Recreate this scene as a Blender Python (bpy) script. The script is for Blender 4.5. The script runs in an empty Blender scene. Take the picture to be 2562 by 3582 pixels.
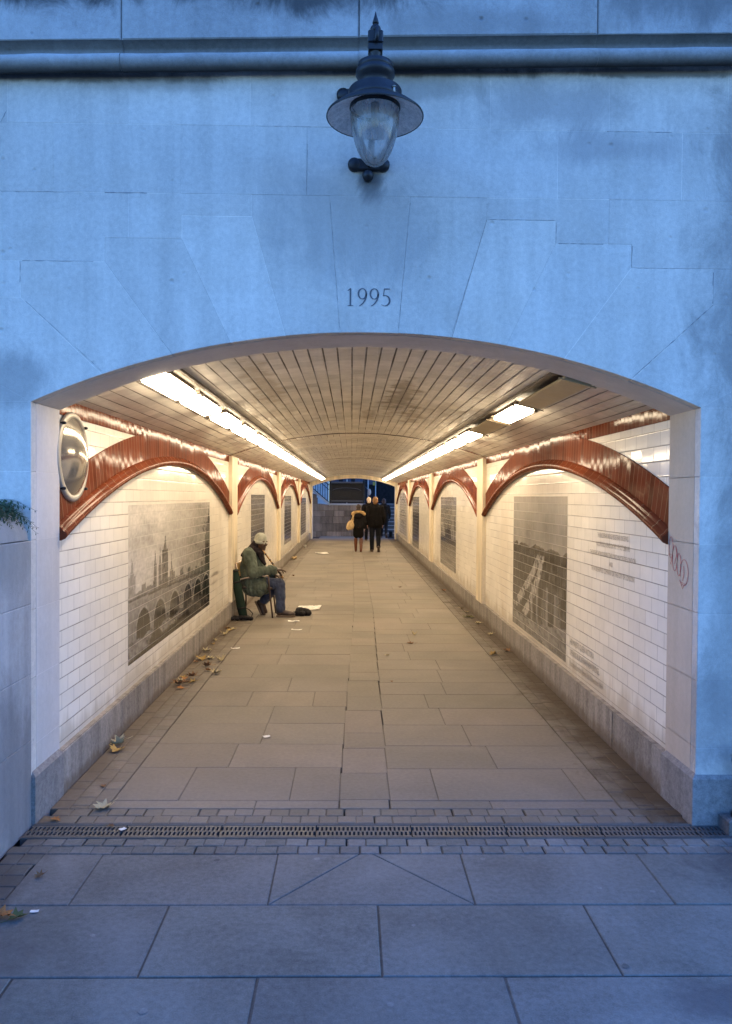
import bpy, math, random
import numpy as np
from mathutils import Vector, Matrix, noise as mnoise
random.seed(11)
PI = math.pi
SC = bpy.context.scene
COL = SC.collection

# ------------------------------------------------------------------ helpers
def tag(o, label=None, cat=None, group=None, kind=None):
    if label: o['label'] = label
    if cat: o['category'] = cat
    if group: o['group'] = group
    if kind: o['kind'] = kind
    return o

def empty(name, loc=(0, 0, 0), label=None, cat=None, group=None):
    o = bpy.data.objects.new(name, None)
    o.location = loc
    o.empty_display_size = .1
    COL.objects.link(o)
    return tag(o, label, cat, group)

def parent_keep(o, p):
    o.parent = p
    if p is not None:
        bpy.context.view_layer.update()
        o.matrix_parent_inverse = p.matrix_world.inverted()

class MB:
    """collects shapes and links them as ONE mesh object (world coordinates)"""
    def __init__(s):
        s.v = []; s.f = []; s.t = []; s.uv = {}; s.sm = []; s.rs = 1.0
    def add(s, verts, faces, tint=1.0, uvs=None, smooth=False):
        b = len(s.v)
        s.v += [tuple(p) for p in verts]
        s.t += [tint] * len(verts)
        if uvs is not None:
            for i, q in enumerate(uvs): s.uv[b + i] = q
        for f in faces:
            s.f.append([i + b for i in f]); s.sm.append(smooth)
        return s
    def box(s, x0, x1, y0, y1, z0, z1, bev=0.0, tint=1.0):
        if bev <= 0:
            vs = [(x, y, z) for z in (z0, z1) for y in (y0, y1) for x in (x0, x1)]
            return s.add(vs, [(0, 2, 3, 1), (4, 5, 7, 6), (0, 1, 5, 4), (2, 6, 7, 3), (0, 4, 6, 2), (1, 3, 7, 5)], tint)
        return s.obox((( x0 + x1) / 2, (y0 + y1) / 2, (z0 + z1) / 2), (1, 0, 0), (0, 1, 0), (0, 0, 1), abs(x1 - x0) / 2, abs(y1 - y0) / 2, abs(z1 - z0) / 2, bev, tint)
    def obox(s, c, ax, ay, az, hx, hy, hz, bev=0.0, tint=1.0):
        c = Vector(c); ax = Vector(ax).normalized(); ay = Vector(ay).normalized(); az = Vector(az).normalized()
        b = min(bev, hx * .9, hy * .9, hz * .9)
        pts = []
        if b <= 0:
            vs = [c + ax * hx * i + ay * hy * j + az * hz * k for k in (-1, 1) for j in (-1, 1) for i in (-1, 1)]
            return s.add(vs, [(0, 2, 3, 1), (4, 5, 7, 6), (0, 1, 5, 4), (2, 6, 7, 3), (0, 4, 6, 2), (1, 3, 7, 5)], tint)
        idx = {}
        for i in (-1, 1):
            for j in (-1, 1):
                for k in (-1, 1):
                    for a in range(3):
                        h = [hx * i, hy * j, hz * k]
                        sg = (i, j, k)
                        for m in range(3):
                            if m != a: h[m] -= b * sg[m]
                        idx[(i, j, k, a)] = len(pts)
                        pts.append(c + ax * h[0] + ay * h[1] + az * h[2])
        fs = []
        for sgn in (-1, 1):
            q = [idx[(sgn, j, k, 0)] for j, k in ((-1, -1), (1, -1), (1, 1), (-1, 1))]; fs.append(q if sgn > 0 else q[::-1])
            q = [idx[(i, sgn, k, 1)] for i, k in ((-1, -1), (-1, 1), (1, 1), (1, -1))]; fs.append(q if sgn > 0 else q[::-1])
            q = [idx[(i, j, sgn, 2)] for i, j in ((-1, -1), (1, -1), (1, 1), (-1, 1))]; fs.append(q if sgn > 0 else q[::-1])
        for i in (-1, 1):
            for j in (-1, 1):
                q = [idx[(i, j, -1, 0)], idx[(i, j, -1, 1)], idx[(i, j, 1, 1)], idx[(i, j, 1, 0)]]; fs.append(q if i * j > 0 else q[::-1])
                q = [idx[(i, -1, j, 2)], idx[(i, -1, j, 0)], idx[(i, 1, j, 0)], idx[(i, 1, j, 2)]]; fs.append(q[::-1] if i * j > 0 else q)
                q = [idx[(-1, i, j, 1)], idx[(-1, i, j, 2)], idx[(1, i, j, 2)], idx[(1, i, j, 1)]]; fs.append(q[::-1] if i * j > 0 else q)
                for k in (-1, 1):
                    q = [idx[(i, j, k, 0)], idx[(i, j, k, 1)], idx[(i, j, k, 2)]]; fs.append(q if i * j * k > 0 else q[::-1])
        return s.add(pts, fs, tint)
    def prism(s, poly, mp, d0, d1, gap=0.0, bev=0.0, tint=1.0, back=None, backtint=.35, bdrop=None):
        """poly CCW 2-D, top at depth d1, bottom d0, mp(u,v,d)->xyz"""
        n = len(poly)
        def inset(a):
            if a == 0: return list(poly)
            out = []
            for i in range(n):
                p0 = poly[i - 1]; p = poly[i]; p2 = poly[(i + 1) % n]
                e1 = Vector((p[0] - p0[0], p[1] - p0[1])); e2 = Vector((p2[0] - p[0], p2[1] - p[1]))
                if e1.length < 1e-9: e1 = e2
                if e2.length < 1e-9: e2 = e1
                e1.normalize(); e2.normalize()
                n1 = Vector((-e1.y, e1.x)); n2 = Vector((-e2.y, e2.x))
                m = n1 + n2
                if m.length < 1e-6: m = n1.copy()
                m.normalize()
                k = a / max(.35, m.dot(n1))
                out.append((p[0] + m.x * k, p[1] + m.y * k))
            return out
        lo = inset(gap / 2); hi = inset(gap / 2 + bev) if bev else lo
        bd = bev if bdrop is None else bdrop
        vs = [mp(u, v, d0) for u, v in lo] + [mp(u, v, d1 - bd) for u, v in lo] + [mp(u, v, d1) for u, v in hi]
        fs = []
        for i in range(n):
            j = (i + 1) % n
            fs.append((i, j, n + j, n + i))
            if bev: fs.append((n + i, n + j, 2 * n + j, 2 * n + i))
        if not bev: vs = vs[:2 * n] ; fs.append(tuple(range(n, 2 * n)))
        else: fs.append(tuple(range(2 * n, 3 * n)))
        s.add(vs, fs, tint)
        if back is not None:
            s.add([mp(u, v, back) for u, v in poly], [tuple(range(n))], backtint)
        return s
    def tube(s, pts, rad, n=8, cap=True, tint=1.0, smooth=True, sx=1.0):
        pts = [Vector(p) for p in pts]
        if not isinstance(rad, (list, tuple)): rad = [rad] * len(pts)
        vs = []; prev = None
        for i, p in enumerate(pts):
            d = (pts[min(i + 1, len(pts) - 1)] - pts[max(i - 1, 0)]).normalized()
            if prev is None:
                a = Vector((0, 0, 1)) if abs(d.z) < .9 else Vector((0, 1, 0))
                x = d.cross(a).normalized()
            else:
                x = (prev - d * prev.dot(d)).normalized()
            prev = x; y = d.cross(x)
            for k in range(n):
                t = 2 * PI * (k + .5) / n
                vs.append(p + x * math.cos(t) * rad[i] * sx + y * math.sin(t) * rad[i])
        fs = []
        m = len(pts)
        for i in range(m - 1):
            for k in range(n):
                k2 = (k + 1) % n
                fs.append((i * n + k, i * n + k2, (i + 1) * n + k2, (i + 1) * n + k))
        s.add(vs, fs, tint, smooth=smooth)
        if cap:
            b = len(s.v) - len(vs)
            s.f.append([b + k for k in range(n)][::-1]); s.sm.append(False)
            s.f.append([b + (m - 1) * n + k for k in range(n)]); s.sm.append(False)
        return s
    def lathe(s, prof, c=(0, 0, 0), n=32, tint=1.0, ax=(1, 0, 0), ay=(0, 1, 0), az=(0, 0, 1), smooth=True):
        c = Vector(c); ax = Vector(ax); ay = Vector(ay); az = Vector(az)
        vs = []; fs = []
        for r, z in prof:
            r = r * s.rs
            for k in range(n):
                t = 2 * PI * k / n
                vs.append(c + ax * (math.cos(t) * r) + ay * (math.sin(t) * r) + az * z)
        for i in range(len(prof) - 1):
            for k in range(n):
                k2 = (k + 1) % n
                fs.append((i * n + k, i * n + k2, (i + 1) * n + k2, (i + 1) * n + k))
        return s.add(vs, fs, tint, smooth=smooth)
    def ball(s, c, r, n=12, m=8, tint=1.0, rot=None):
        if not isinstance(r, (list, tuple)): r = (r, r, r)
        c = Vector(c); vs = []; fs = []
        for i in range(m + 1):
            ph = PI * i / m - PI / 2
            for k in range(n):
                t = 2 * PI * k / n
                q = Vector((math.cos(ph) * math.cos(t) * r[0], math.cos(ph) * math.sin(t) * r[1], math.sin(ph) * r[2]))
                if rot is not None: q = rot @ q
                vs.append(c + q)
        for i in range(m):
            for k in range(n):
                k2 = (k + 1) % n
                fs.append((i * n + k, i * n + k2, (i + 1) * n + k2, (i + 1) * n + k))
        return s.add(vs, fs, tint, smooth=True)
    def capsule(s, p0, r0, p1, r1, n=14):
        p0 = Vector(p0); p1 = Vector(p1); d = p1 - p0
        L = d.length
        if L < 1e-6: return s.ball(p0, r0)
        d.normalize()
        pts = []; rs = []
        for k in range(6):
            a = -PI / 2 + (PI / 2) * (k + .12) / 6
            pts.append(p0 + d * math.sin(a) * r0); rs.append(max(1e-4, math.cos(a) * r0))
        for k in range(6):
            a = (PI / 2) * k / 6
            pts.append(p1 + d * math.sin(a + .02) * r1); rs.append(max(1e-4, math.cos(a + .02) * r1))
        pts.append(p1 + d * r1); rs.append(r1 * .02)
        return s.tube(pts, rs, n)
    def grid(s, fn, nu, nv, smooth=True, tint=1.0):
        vs = []; uvs = []; fs = []
        for j in range(nv + 1):
            for i in range(nu + 1):
                p, q = fn(i / nu, j / nv); vs.append(p); uvs.append(q)
        for j in range(nv):
            for i in range(nu):
                a = j * (nu + 1) + i
                fs.append((a, a + 1, a + nu + 2, a + nu + 1))
        return s.add(vs, fs, tint, uvs, smooth)
    def ribbon(s, pts, wid, mp, tint=1.0, d=0.0):
        """flat stroke; pts 2-D, wid list, mp(u,v,d)"""
        n = len(pts); vs = []
        for i in range(n):
            a = Vector(pts[max(i - 1, 0)]); b = Vector(pts[min(i + 1, n - 1)])
            t = (b - a)
            t = t.normalized() if t.length > 1e-9 else Vector((1, 0))
            nn = Vector((-t.y, t.x)); w = wid[i] if isinstance(wid, (list, tuple)) else wid
            p = Vector(pts[i])
            for sg in (-1, 1):
                q = p + nn * w / 2 * sg; vs.append(mp(q.x, q.y, d))
        fs = [(2 * i, 2 * i + 2, 2 * i + 3, 2 * i + 1) for i in range(n - 1)]
        return s.add(vs, fs, tint)
    def mesh(s, name):
        me = bpy.data.meshes.new(name)
        me.from_pydata(s.v, [], s.f)
        at = me.color_attributes.new('tint', 'FLOAT_COLOR', 'POINT')
        t = np.ones((len(s.v), 4), dtype=np.float32)
        for i, q in enumerate(s.t):
            if isinstance(q, (int, float)): t[i, :3] = q
            else: t[i, :len(q)] = q
        at.data.foreach_set('color', t.ravel())
        if s.uv:
            ul = me.uv_layers.new(name='UVMap')
            li = np.empty(len(me.loops), dtype=np.int32); me.loops.foreach_get('vertex_index', li)
            arr = np.zeros((len(s.v), 2), dtype=np.float32)
            for k, q in s.uv.items(): arr[k] = q
            ul.data.foreach_set('uv', arr[li].ravel())
        me.polygons.foreach_set('use_smooth', np.array(s.sm, dtype=bool))
        me.update()
        return me
    def build(s, name, mat, parent=None):
        me = s.mesh(name); me.materials.append(mat)
        o = bpy.data.objects.new(name, me); COL.objects.link(o)
        if parent is not None: parent_keep(o, parent)
        return o

def fused(mb, name, mat, parent=None, voxel=.01, smooth=4, wrinkle=0.0, wscale=18.0, flat=None):
    """one continuous surface from overlapping shapes (voxel remesh, evaluated to a plain mesh)"""
    me = mb.mesh(name + '_tmp')
    o = bpy.data.objects.new(name + '_tmp', me); COL.objects.link(o)
    m = o.modifiers.new('r', 'REMESH'); m.mode = 'VOXEL'; m.voxel_size = voxel
    m2 = o.modifiers.new('s', 'SMOOTH'); m2.factor = .5; m2.iterations = smooth
    dg = bpy.context.evaluated_depsgraph_get(); dg.update()
    ne = bpy.data.meshes.new_from_object(o.evaluated_get(dg))
    bpy.data.objects.remove(o); bpy.data.meshes.remove(me)
    ne.name = name
    n = len(ne.vertices)
    if wrinkle > 0:
        co = np.empty(n * 3, dtype=np.float32); ne.vertices.foreach_get('co', co); co = co.reshape(-1, 3)
        no = np.array([v.normal[:] for v in ne.vertices], dtype=np.float32)
        for i in range(n):
            p = Vector(co[i].tolist())
            q = Vector((p.x * wscale, p.y * wscale, p.z * wscale * .55 + p.x * wscale * .5))
            a = mnoise.noise(q) ; b = mnoise.noise(q * 2.3)
            co[i] += no[i] * wrinkle * ((1 - abs(a) * 2.2) * .7 + b * .5)
        ne.vertices.foreach_set('co', co.ravel())
    ne.polygons.foreach_set('use_smooth', np.ones(len(ne.polygons), dtype=bool))
    ne.materials.clear(); ne.materials.append(mat); ne.update()
    ob = bpy.data.objects.new(name, ne); COL.objects.link(ob)
    if parent is not None: parent_keep(ob, parent)
    return ob

def copy_tree(o, parent=None):
    c = o.copy(); COL.objects.link(c)
    if parent is not None:
        c.parent = parent; c.matrix_parent_inverse = o.matrix_parent_inverse.copy()
    for ch in list(o.children): copy_tree(ch, c)
    return c

# ------------------------------------------------------------------ node helpers
class NT:
    def __init__(s, name):
        s.m = bpy.data.materials.new(name); s.m.use_nodes = True
        s.t = s.m.node_tree; s.t.nodes.clear()
        s.out = s.t.nodes.new('ShaderNodeOutputMaterial')
    def n(s, typ, **kw):
        nd = s.t.nodes.new(typ)
        for k, v in kw.items(): setattr(nd, k, v)
        return nd
    def put(s, sock, v):
        if v is None: return
        if hasattr(v, 'is_output'): s.t.links.new(v, sock)
        else:
            try: sock.default_value = v
            except Exception:
                sock.default_value = (v[0], v[1], v[2], 1) if len(v) == 3 else v
    def math(s, op, a, b=None, c=None, clamp=False):
        nd = s.n('ShaderNodeMath', operation=op); nd.use_clamp = clamp
        s.put(nd.inputs[0], a); s.put(nd.inputs[1], b); s.put(nd.inputs[2], c)
        return nd.outputs[0]
    def vmath(s, op, a, b=None):
        nd = s.n('ShaderNodeVectorMath', operation=op)
        s.put(nd.inputs[0], a); s.put(nd.inputs[1], b)
        return nd.outputs['Value'] if op in ('LENGTH', 'DOT_PRODUCT', 'DISTANCE') else nd.outputs[0]
    def scale(s, v, k):
        nd = s.n('ShaderNodeVectorMath', operation='SCALE'); s.put(nd.inputs[0], v); s.put(nd.inputs['Scale'], k)
        return nd.outputs[0]
    def mix(s, f, a, b, mode='MIX'):
        nd = s.n('ShaderNodeMix', data_type='RGBA', blend_type=mode)
        s.put(nd.inputs[0], f)
        for i, v in ((6, a), (7, b)):
            if not hasattr(v, 'is_output') and len(v) == 3: v = (*v, 1)
            s.put(nd.inputs[i], v)
        return nd.outputs[2]
    def noise(s, vec, sc, det=4, rough=.55, out=0, dist=0.0):
        nd = s.n('ShaderNodeTexNoise'); s.put(nd.inputs['Vector'], vec)
        nd.inputs['Scale'].default_value = sc; nd.inputs['Detail'].default_value = det
        nd.inputs['Roughness'].default_value = rough; nd.inputs['Distortion'].default_value = dist
        return nd.outputs[out]
    def rng(s, v, a, b, c=0.0, d=1.0, smooth=False):
        nd = s.n('ShaderNodeMapRange'); nd.clamp = True
        if smooth: nd.interpolation_type = 'SMOOTHSTEP'
        s.put(nd.inputs['Value'], v)
        for k, x in zip(('From Min', 'From Max', 'To Min', 'To Max'), (a, b, c, d)): nd.inputs[k].default_value = x
        return nd.outputs[0]
    def sep(s, v):
        nd = s.n('ShaderNodeSeparateXYZ'); s.put(nd.inputs[0], v); return nd.outputs
    def comb(s, x, y, z):
        nd = s.n('ShaderNodeCombineXYZ')
        for i, q in enumerate((x, y, z)): s.put(nd.inputs[i], q)
        return nd.outputs[0]
    def pos(s): return s.n('ShaderNodeNewGeometry').outputs['Position']
    def obj(s): return s.n('ShaderNodeTexCoord').outputs['Object']
    def uv(s): return s.n('ShaderNodeUVMap', uv_map='UVMap').outputs[0]
    def tint(s): return s.n('ShaderNodeAttribute', attribute_name='tint').outputs['Color']
    def bump(s, h, strength=.3, dist=.01, normal=None):
        nd = s.n('ShaderNodeBump'); nd.inputs['Strength'].default_value = strength; nd.inputs['Distance'].default_value = dist
        s.put(nd.inputs['Height'], h); s.put(nd.inputs['Normal'], normal)
        return nd.outputs[0]
    def bsdf(s, col, rough=.6, metal=0.0, normal=None, spec=None, coat=None, **kw):
        nd = s.n('ShaderNodeBsdfPrincipled')
        s.put(nd.inputs['Base Color'], (*col, 1) if not hasattr(col, 'is_output') and len(col) == 3 else col)
        s.put(nd.inputs['Roughness'], rough); nd.inputs['Metallic'].default_value = metal
        if normal is not None: s.put(nd.inputs['Normal'], normal)
        if spec is not None: nd.inputs['Specular IOR Level'].default_value = spec
        if coat is not None: nd.inputs['Coat Weight'].default_value = coat
        s.t.links.new(nd.outputs[0], s.out.inputs[0])
        return nd
    def streak(s, P, sx, sz):
        return s.vmath('MULTIPLY', P, (sx, sx, sz))

def blob_mask(t, P, c, r, nz, soft=(.35, 1.25)):
    d = t.vmath('DIVIDE', t.vmath('SUBTRACT', P, c), r)
    L = t.math('ADD', t.vmath('LENGTH', d), t.math('MULTIPLY', t.math('SUBTRACT', nz, .5), 2.6))
    return t.rng(L, soft[0], soft[1], 1, 0, True)

def stone_mat(name, base, rough=.85, stain=.25, fine=.12, bump=.25, dirt=(), stain_scale=.9, streak=.0, tinted=True, pits=0.0):
    t = NT(name); P = t.pos()
    n1 = t.noise(P, stain_scale, 6, .6, dist=.6); n2 = t.noise(P, 38, 5, .65); n3 = t.noise(P, 170, 3, .6)
    f = t.math('ADD', t.math('MULTIPLY', t.rng(n1, .25, .75, -1, 1), stain), t.math('MULTIPLY', t.rng(n2, .25, .75, -1, 1), fine))
    f = t.math('ADD', f, t.math('MULTIPLY', t.rng(n3, .3, .7, -1, 1), fine * .6))
    if streak:
        ns = t.noise(t.streak(P, 9, .7), 1.0, 4, .6)
        f = t.math('ADD', f, t.math('MULTIPLY', t.rng(ns, .3, .7, -1, 1), streak))
    f = t.math('ADD', f, 1.0)
    col = t.mix(1.0, (*base, 1), t.comb(f, f, f), 'MULTIPLY')
    n4 = t.noise(P, 2.1, 5, .6)
    col = t.mix(t.rng(n4, .5, .75, 0, .25), col, tuple(b * k for b, k in zip(base, (.86, .78, .66))))
    if tinted: col = t.mix(1.0, col, t.tint(), 'MULTIPLY')
    nd_ = t.noise(t.streak(P, 1.0, .55), 3.0, 9, .74, dist=.7)
    for c, r, dc, st in dirt:
        m = blob_mask(t, P, c, r, nd_)
        col = t.mix(t.math('MULTIPLY', m, st), col, dc)
    h = t.math('ADD', t.math('MULTIPLY', n2, .6), t.math('MULTIPLY', n3, .4))
    if pits:
        vr = t.n('ShaderNodeTexVoronoi'); t.put(vr.inputs['Vector'], P); vr.inputs['Scale'].default_value = 9
        pm = t.rng(vr.outputs['Distance'], .0, .16, 1, 0, True)
        pm = t.math('MULTIPLY', pm, t.rng(t.noise(P, 5, 3), .5, .62, 0, 1))
        col = t.mix(t.math('MULTIPLY', pm, pits), col, tuple(b * .25 for b in base))
        h = t.math('SUBTRACT', h, t.math('MULTIPLY', pm, 2.5))
    t.bsdf(col, rough, normal=t.bump(h, bump, .006), spec=.25)
    return t.m

def tile_mat(name, tw, th, off, base, jh=.004, jv=.002, jhc=(.1, .085, .07), jvmix=.45, rough=.1, var=.1, tilt=.03, attr=False, stain=.12, grime=None, jlight=None, spec=.5, bstr=.2, matte=0.0):
    t = NT(name); uv = t.uv(); s = t.sep(uv); P = t.pos()
    u, v = s[0], s[1]
    vv = t.math('DIVIDE', v, th); row = t.math('FLOOR', vv); fv = t.math('FRACT', vv)
    uu = t.math('ADD', t.math('DIVIDE', u, tw), t.math('MULTIPLY', t.math('MODULO', row, 2.0), off))
    colm = t.math('FLOOR', uu); fu = t.math('FRACT', uu)
    dv = t.math('MULTIPLY', t.math('MINIMUM', fv, t.math('SUBTRACT', 1.0, fv)), th)
    du = t.math('MULTIPLY', t.math('MINIMUM', fu, t.math('SUBTRACT', 1.0, fu)), tw)
    mh = t.rng(dv, jh * .3, jh * .75, 1, 0); mv = t.rng(du, jv * .3, jv * .8, 1, 0)
    wn = t.n('ShaderNodeTexWhiteNoise', noise_dimensions='3D'); t.put(wn.inputs['Vector'], t.comb(colm, row, 0.0))
    rnd = wn.outputs['Value']; rc = wn.outputs['Color']
    n1 = t.noise(P, .8, 5, .6); n2 = t.noise(P, 14, 4, .6)
    f = t.math('ADD', 1.0, t.math('MULTIPLY', t.math('SUBTRACT', rnd, .5), var))
    f = t.math('ADD', f, t.math('MULTIPLY', t.rng(n1, .3, .7, -1, 1), stain))
    f = t.math('ADD', f, t.math('MULTIPLY', t.rng(n2, .3, .7, -1, 1), stain * .3))
    bc = t.tint() if attr else (*base, 1)
    col = t.mix(1.0, bc, t.comb(f, f, f), 'MULTIPLY')
    if grime:
        for c, r, dc, st in grime:
            m = blob_mask(t, P, c, r, t.noise(t.streak(P, 5, 1.5), 1.0, 4)); col = t.mix(t.math('MULTIPLY', m, st), col, dc)
    # hairline joints fade in and out along their length
    jn = t.rng(t.noise(P, 1.7, 3), .35, .65, .55, 1.0)
    jc = jlight if jlight else jhc
    col = t.mix(t.math('MULTIPLY', mv, jvmix), col, jc)
    col = t.mix(t.math('MULTIPLY', mh, jn), col, jc)
    m = t.math('MAXIMUM', mh, t.math('MULTIPLY', mv, .7))
    geo = t.n('ShaderNodeNewGeometry').outputs['Normal']
    nrm = t.vmath('NORMALIZE', t.vmath('ADD', geo, t.scale(t.vmath('SUBTRACT', rc, (.5, .5, .5)), tilt)))
    edge = t.rng(t.math('MINIMUM', dv, du), 0.0, .008, 0, 1, True)
    wob = t.noise(P, 11, 2, .5)
    hgt = t.math('ADD', edge, t.math('MULTIPLY', wob, .10))
    nb = t.bump(hgt, bstr, .002, nrm)
    rr = t.math('ADD', t.math('MULTIPLY', m, .6), t.math('ADD', rough, t.math('MULTIPLY', t.rng(n2, .3, .8, 0, 1), .04)))
    pb = t.bsdf(col, rr, normal=nb, spec=spec)
    if matte > 0:
        dn = t.n('ShaderNodeBsdfDiffuse'); t.put(dn.inputs[0], col); t.put(dn.inputs['Normal'], nb)
        ms = t.n('ShaderNodeMixShader'); ms.inputs[0].default_value = matte
        t.t.links.new(pb.outputs[0], ms.inputs[1]); t.t.links.new(dn.outputs[0], ms.inputs[2]); t.t.links.new(ms.outputs[0], t.out.inputs[0])
    return t.m

def plain(name, base, rough=.6, metal=0.0, var=.15, sc=25, bump=.15, spec=None, tinted=False):
    t = NT(name); P = t.obj()
    n = t.noise(P, sc, 4, .6); n2 = t.noise(P, sc * .17, 4, .6)
    f = t.math('ADD', 1.0, t.math('MULTIPLY', t.rng(n, .25, .75, -1, 1), var))
    f = t.math('ADD', f, t.math('MULTIPLY', t.rng(n2, .25, .75, -1, 1), var))
    col = t.mix(1.0, (*base, 1), t.comb(f, f, f), 'MULTIPLY')
    if tinted: col = t.mix(1.0, col, t.tint(), 'MULTIPLY')
    t.bsdf(col, t.math('ADD', rough, t.math('MULTIPLY', t.rng(n2, .3, .7, -1, 1), .08)), metal, t.bump(n, bump, .004), spec)
    return t.m

def cloth(name, base, var=.25, sc=60, rough=.9):
    t = NT(name); P = t.obj()
    n = t.noise(P, sc, 4, .7); n2 = t.noise(P, 7, 4, .6)
    f = t.math('ADD', 1.0, t.math('ADD', t.math('MULTIPLY', t.rng(n, .3, .7, -1, 1), var * .5), t.math('MULTIPLY', t.rng(n2, .3, .7, -1, 1), var)))
    col = t.mix(1.0, (*base, 1), t.comb(f, f, f), 'MULTIPLY')
    nd = t.bsdf(col, rough, normal=t.bump(n, .3, .003), spec=.15)
    nd.inputs['Sheen Weight'].default_value = .0 if sum(base) < .1 else .12
    return t.m

def glow(name, col, strength):
    t = NT(name); e = t.n('ShaderNodeEmission'); e.inputs[0].default_value = (*col, 1); e.inputs[1].default_value = strength
    t.t.links.new(e.outputs[0], t.out.inputs[0]); return t.m

# ------------------------------------------------------------------ materials
LIGHT = 34.0
LCOL = (1.0, .80, .54)
FDIRT_SHADE = [
    ((2.05, 0, 2.9), (.33, 1, 1.3), (.14, .135, .13), .55),
    ((2.0, 0, 3.75), (.4, 1, .2), (.2, .18, .16), .4),
    ((1.95, 0, 1.1), (.14, 1, 1.2), (.17, .16, .15), .4),
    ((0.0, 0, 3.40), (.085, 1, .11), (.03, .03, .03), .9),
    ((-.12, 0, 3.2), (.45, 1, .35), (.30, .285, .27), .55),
    ((-1.84, 0, 2.36), (.2, 1, .16), (.24, .225, .21), .6),
    ((-1.1, 0, 3.92), (.42, 1, .07), (.32, .28, .24), .6),
    ((.25, 0, 3.9), (.35, 1, .07), (.3, .27, .23), .6),
    ((.95, 0, 3.83), (.4, 1, .16), (.3, .27, .25), .6),
    ((1.3, 0, 3.6), (.45, 1, .1), (.33, .3, .28), .6),
    ((1.75, 0, .6), (.25, 1, .3), (.2, .18, .17), .4),
    ((-1.6, 0, 3.93), (.9, 1, .03), (.1, .09, .08), .7), ((.3, 0, 3.985), (.8, 1, .025), (.1, .09, .08), .7), ((1.5, 0, 4.0), (.8, 1, .025), (.1, .09, .08), .7),  # sooty band under the string course, with its shade painted in
]
M = {}
M['ashlar'] = stone_mat('ashlar_stone', (.60, .54, .47), stain=.15, fine=.13, bump=.5, dirt=FDIRT_SHADE, streak=.09, stain_scale=1.6, pits=.22)
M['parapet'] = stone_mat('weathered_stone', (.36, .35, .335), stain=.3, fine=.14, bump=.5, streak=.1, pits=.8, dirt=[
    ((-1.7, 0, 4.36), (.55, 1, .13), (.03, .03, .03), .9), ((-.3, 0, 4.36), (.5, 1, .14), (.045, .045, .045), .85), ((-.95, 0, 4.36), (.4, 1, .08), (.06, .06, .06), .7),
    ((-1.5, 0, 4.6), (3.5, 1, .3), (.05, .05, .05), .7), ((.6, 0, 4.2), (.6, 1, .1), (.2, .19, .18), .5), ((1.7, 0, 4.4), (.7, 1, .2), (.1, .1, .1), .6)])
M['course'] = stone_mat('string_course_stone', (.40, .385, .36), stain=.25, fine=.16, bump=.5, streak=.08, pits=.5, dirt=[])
M['reveal'] = stone_mat('reveal_stone', (.58, .53, .49), stain=.12, fine=.06, bump=.15, streak=.05)
M['granite'] = stone_mat('granite', (.23, .21, .195), stain=.16, fine=.34, bump=.35, streak=.14)
M['skirt'] = stone_mat('skirting_granite', (.27, .24, .21), stain=.16, fine=.3, bump=.3, streak=.3, dirt=[
    ((-1.755, 14, 0), (.2, 30, .07), (.13, .09, .06), .7), ((1.755, 14, 0), (.2, 30, .1), (.12, .085, .06), .75)])
M['paving'] = stone_mat('york_stone_paving', (.152, .150, .139), rough=.74, stain=.36, fine=.24, bump=.35, stain_scale=1.5, dirt=[
    ((1.25, -1.5, 0), (.22, .13, 1), (.08, .075, .08), .55), ((1.95, -.5, 0), (.45, .35, 1), (.05, .045, .045), .75), ((-1.75, -1.5, 0), (.5, .6, 1), (.07, .065, .065), .6), ((-1.8, -.4, 0), (.3, 1.4, 1), (.07, .06, .055), .7)])
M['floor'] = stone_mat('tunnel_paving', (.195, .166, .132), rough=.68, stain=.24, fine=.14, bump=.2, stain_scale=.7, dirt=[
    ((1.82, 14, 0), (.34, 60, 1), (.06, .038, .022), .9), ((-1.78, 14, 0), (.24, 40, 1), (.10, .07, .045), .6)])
M['grout'] = plain('joint_dirt', (.05, .045, .042), .95)
M['tile'] = tile_mat('white_glazed_tile', .208, .0942, .5, (.86, .80, .70), jh=.0058, jv=.0056, jhc=(.18, .145, .11), jvmix=.6, rough=.09, var=.09, tilt=.022, stain=.08, matte=.2, grime=[((-1.8, 14, .22), (.3, 60, .16), (.5, .42, .31), .55), ((1.8, 14, .22), (.3, 60, .2), (.48, .39, .28), .6), ((-1.8, 5.9, 1.1), (.3, .5, .9), (.7, .6, .46), .35), ((1.8, 5.6, 1.0), (.3, .5, .9), (.7, .58, .44), .3)])
M['mural'] = tile_mat('printed_tile', .208, .0942, .5, (.5, .5, .5), jh=.0045, jv=.003, jlight=(.36, .32, .27), jvmix=.35, rough=.12, var=.08, tilt=.02, attr=True, stain=.05)
M['vault'] = tile_mat('ceiling_tile', .2, .089, 0.0, (.66, .62, .54), jh=.0115, jv=.006, jhc=(.10, .08, .06), jvmix=.55, rough=.2, var=.2, tilt=.02, matte=.3, stain=.16, grime=[
    ((.35, 3.0, 2.63), (.16, 1.2, .3), (.15, .11, .07), .75), ((.55, 4.4, 2.63), (.12, .9, .3), (.2, .15, .1), .6), ((.1, 4.6, 2.63), (.1, .8, .3), (.2, .15, .1), .5), ((-.75, 1.9, 2.6), (.12, 1.3, .3), (.3, .24, .17), .5)])
M['red'] = tile_mat('red_brown_glazed_tile', .074, 5.0, 0.0, (.145, .034, .015), jh=.001, jv=.004, jhc=(.38, .2, .1), jvmix=.6, rough=.075, var=.5, tilt=.024, stain=.18, spec=.2, bstr=.06, matte=.72)
M['redcourse'] = tile_mat('red_brown_course_tile', .2, .089, 0.0, (.10, .03, .018), jh=.004, jv=.004, jhc=(.3, .2, .12), jvmix=.7, rough=.15, var=.3, tilt=.04)
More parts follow.
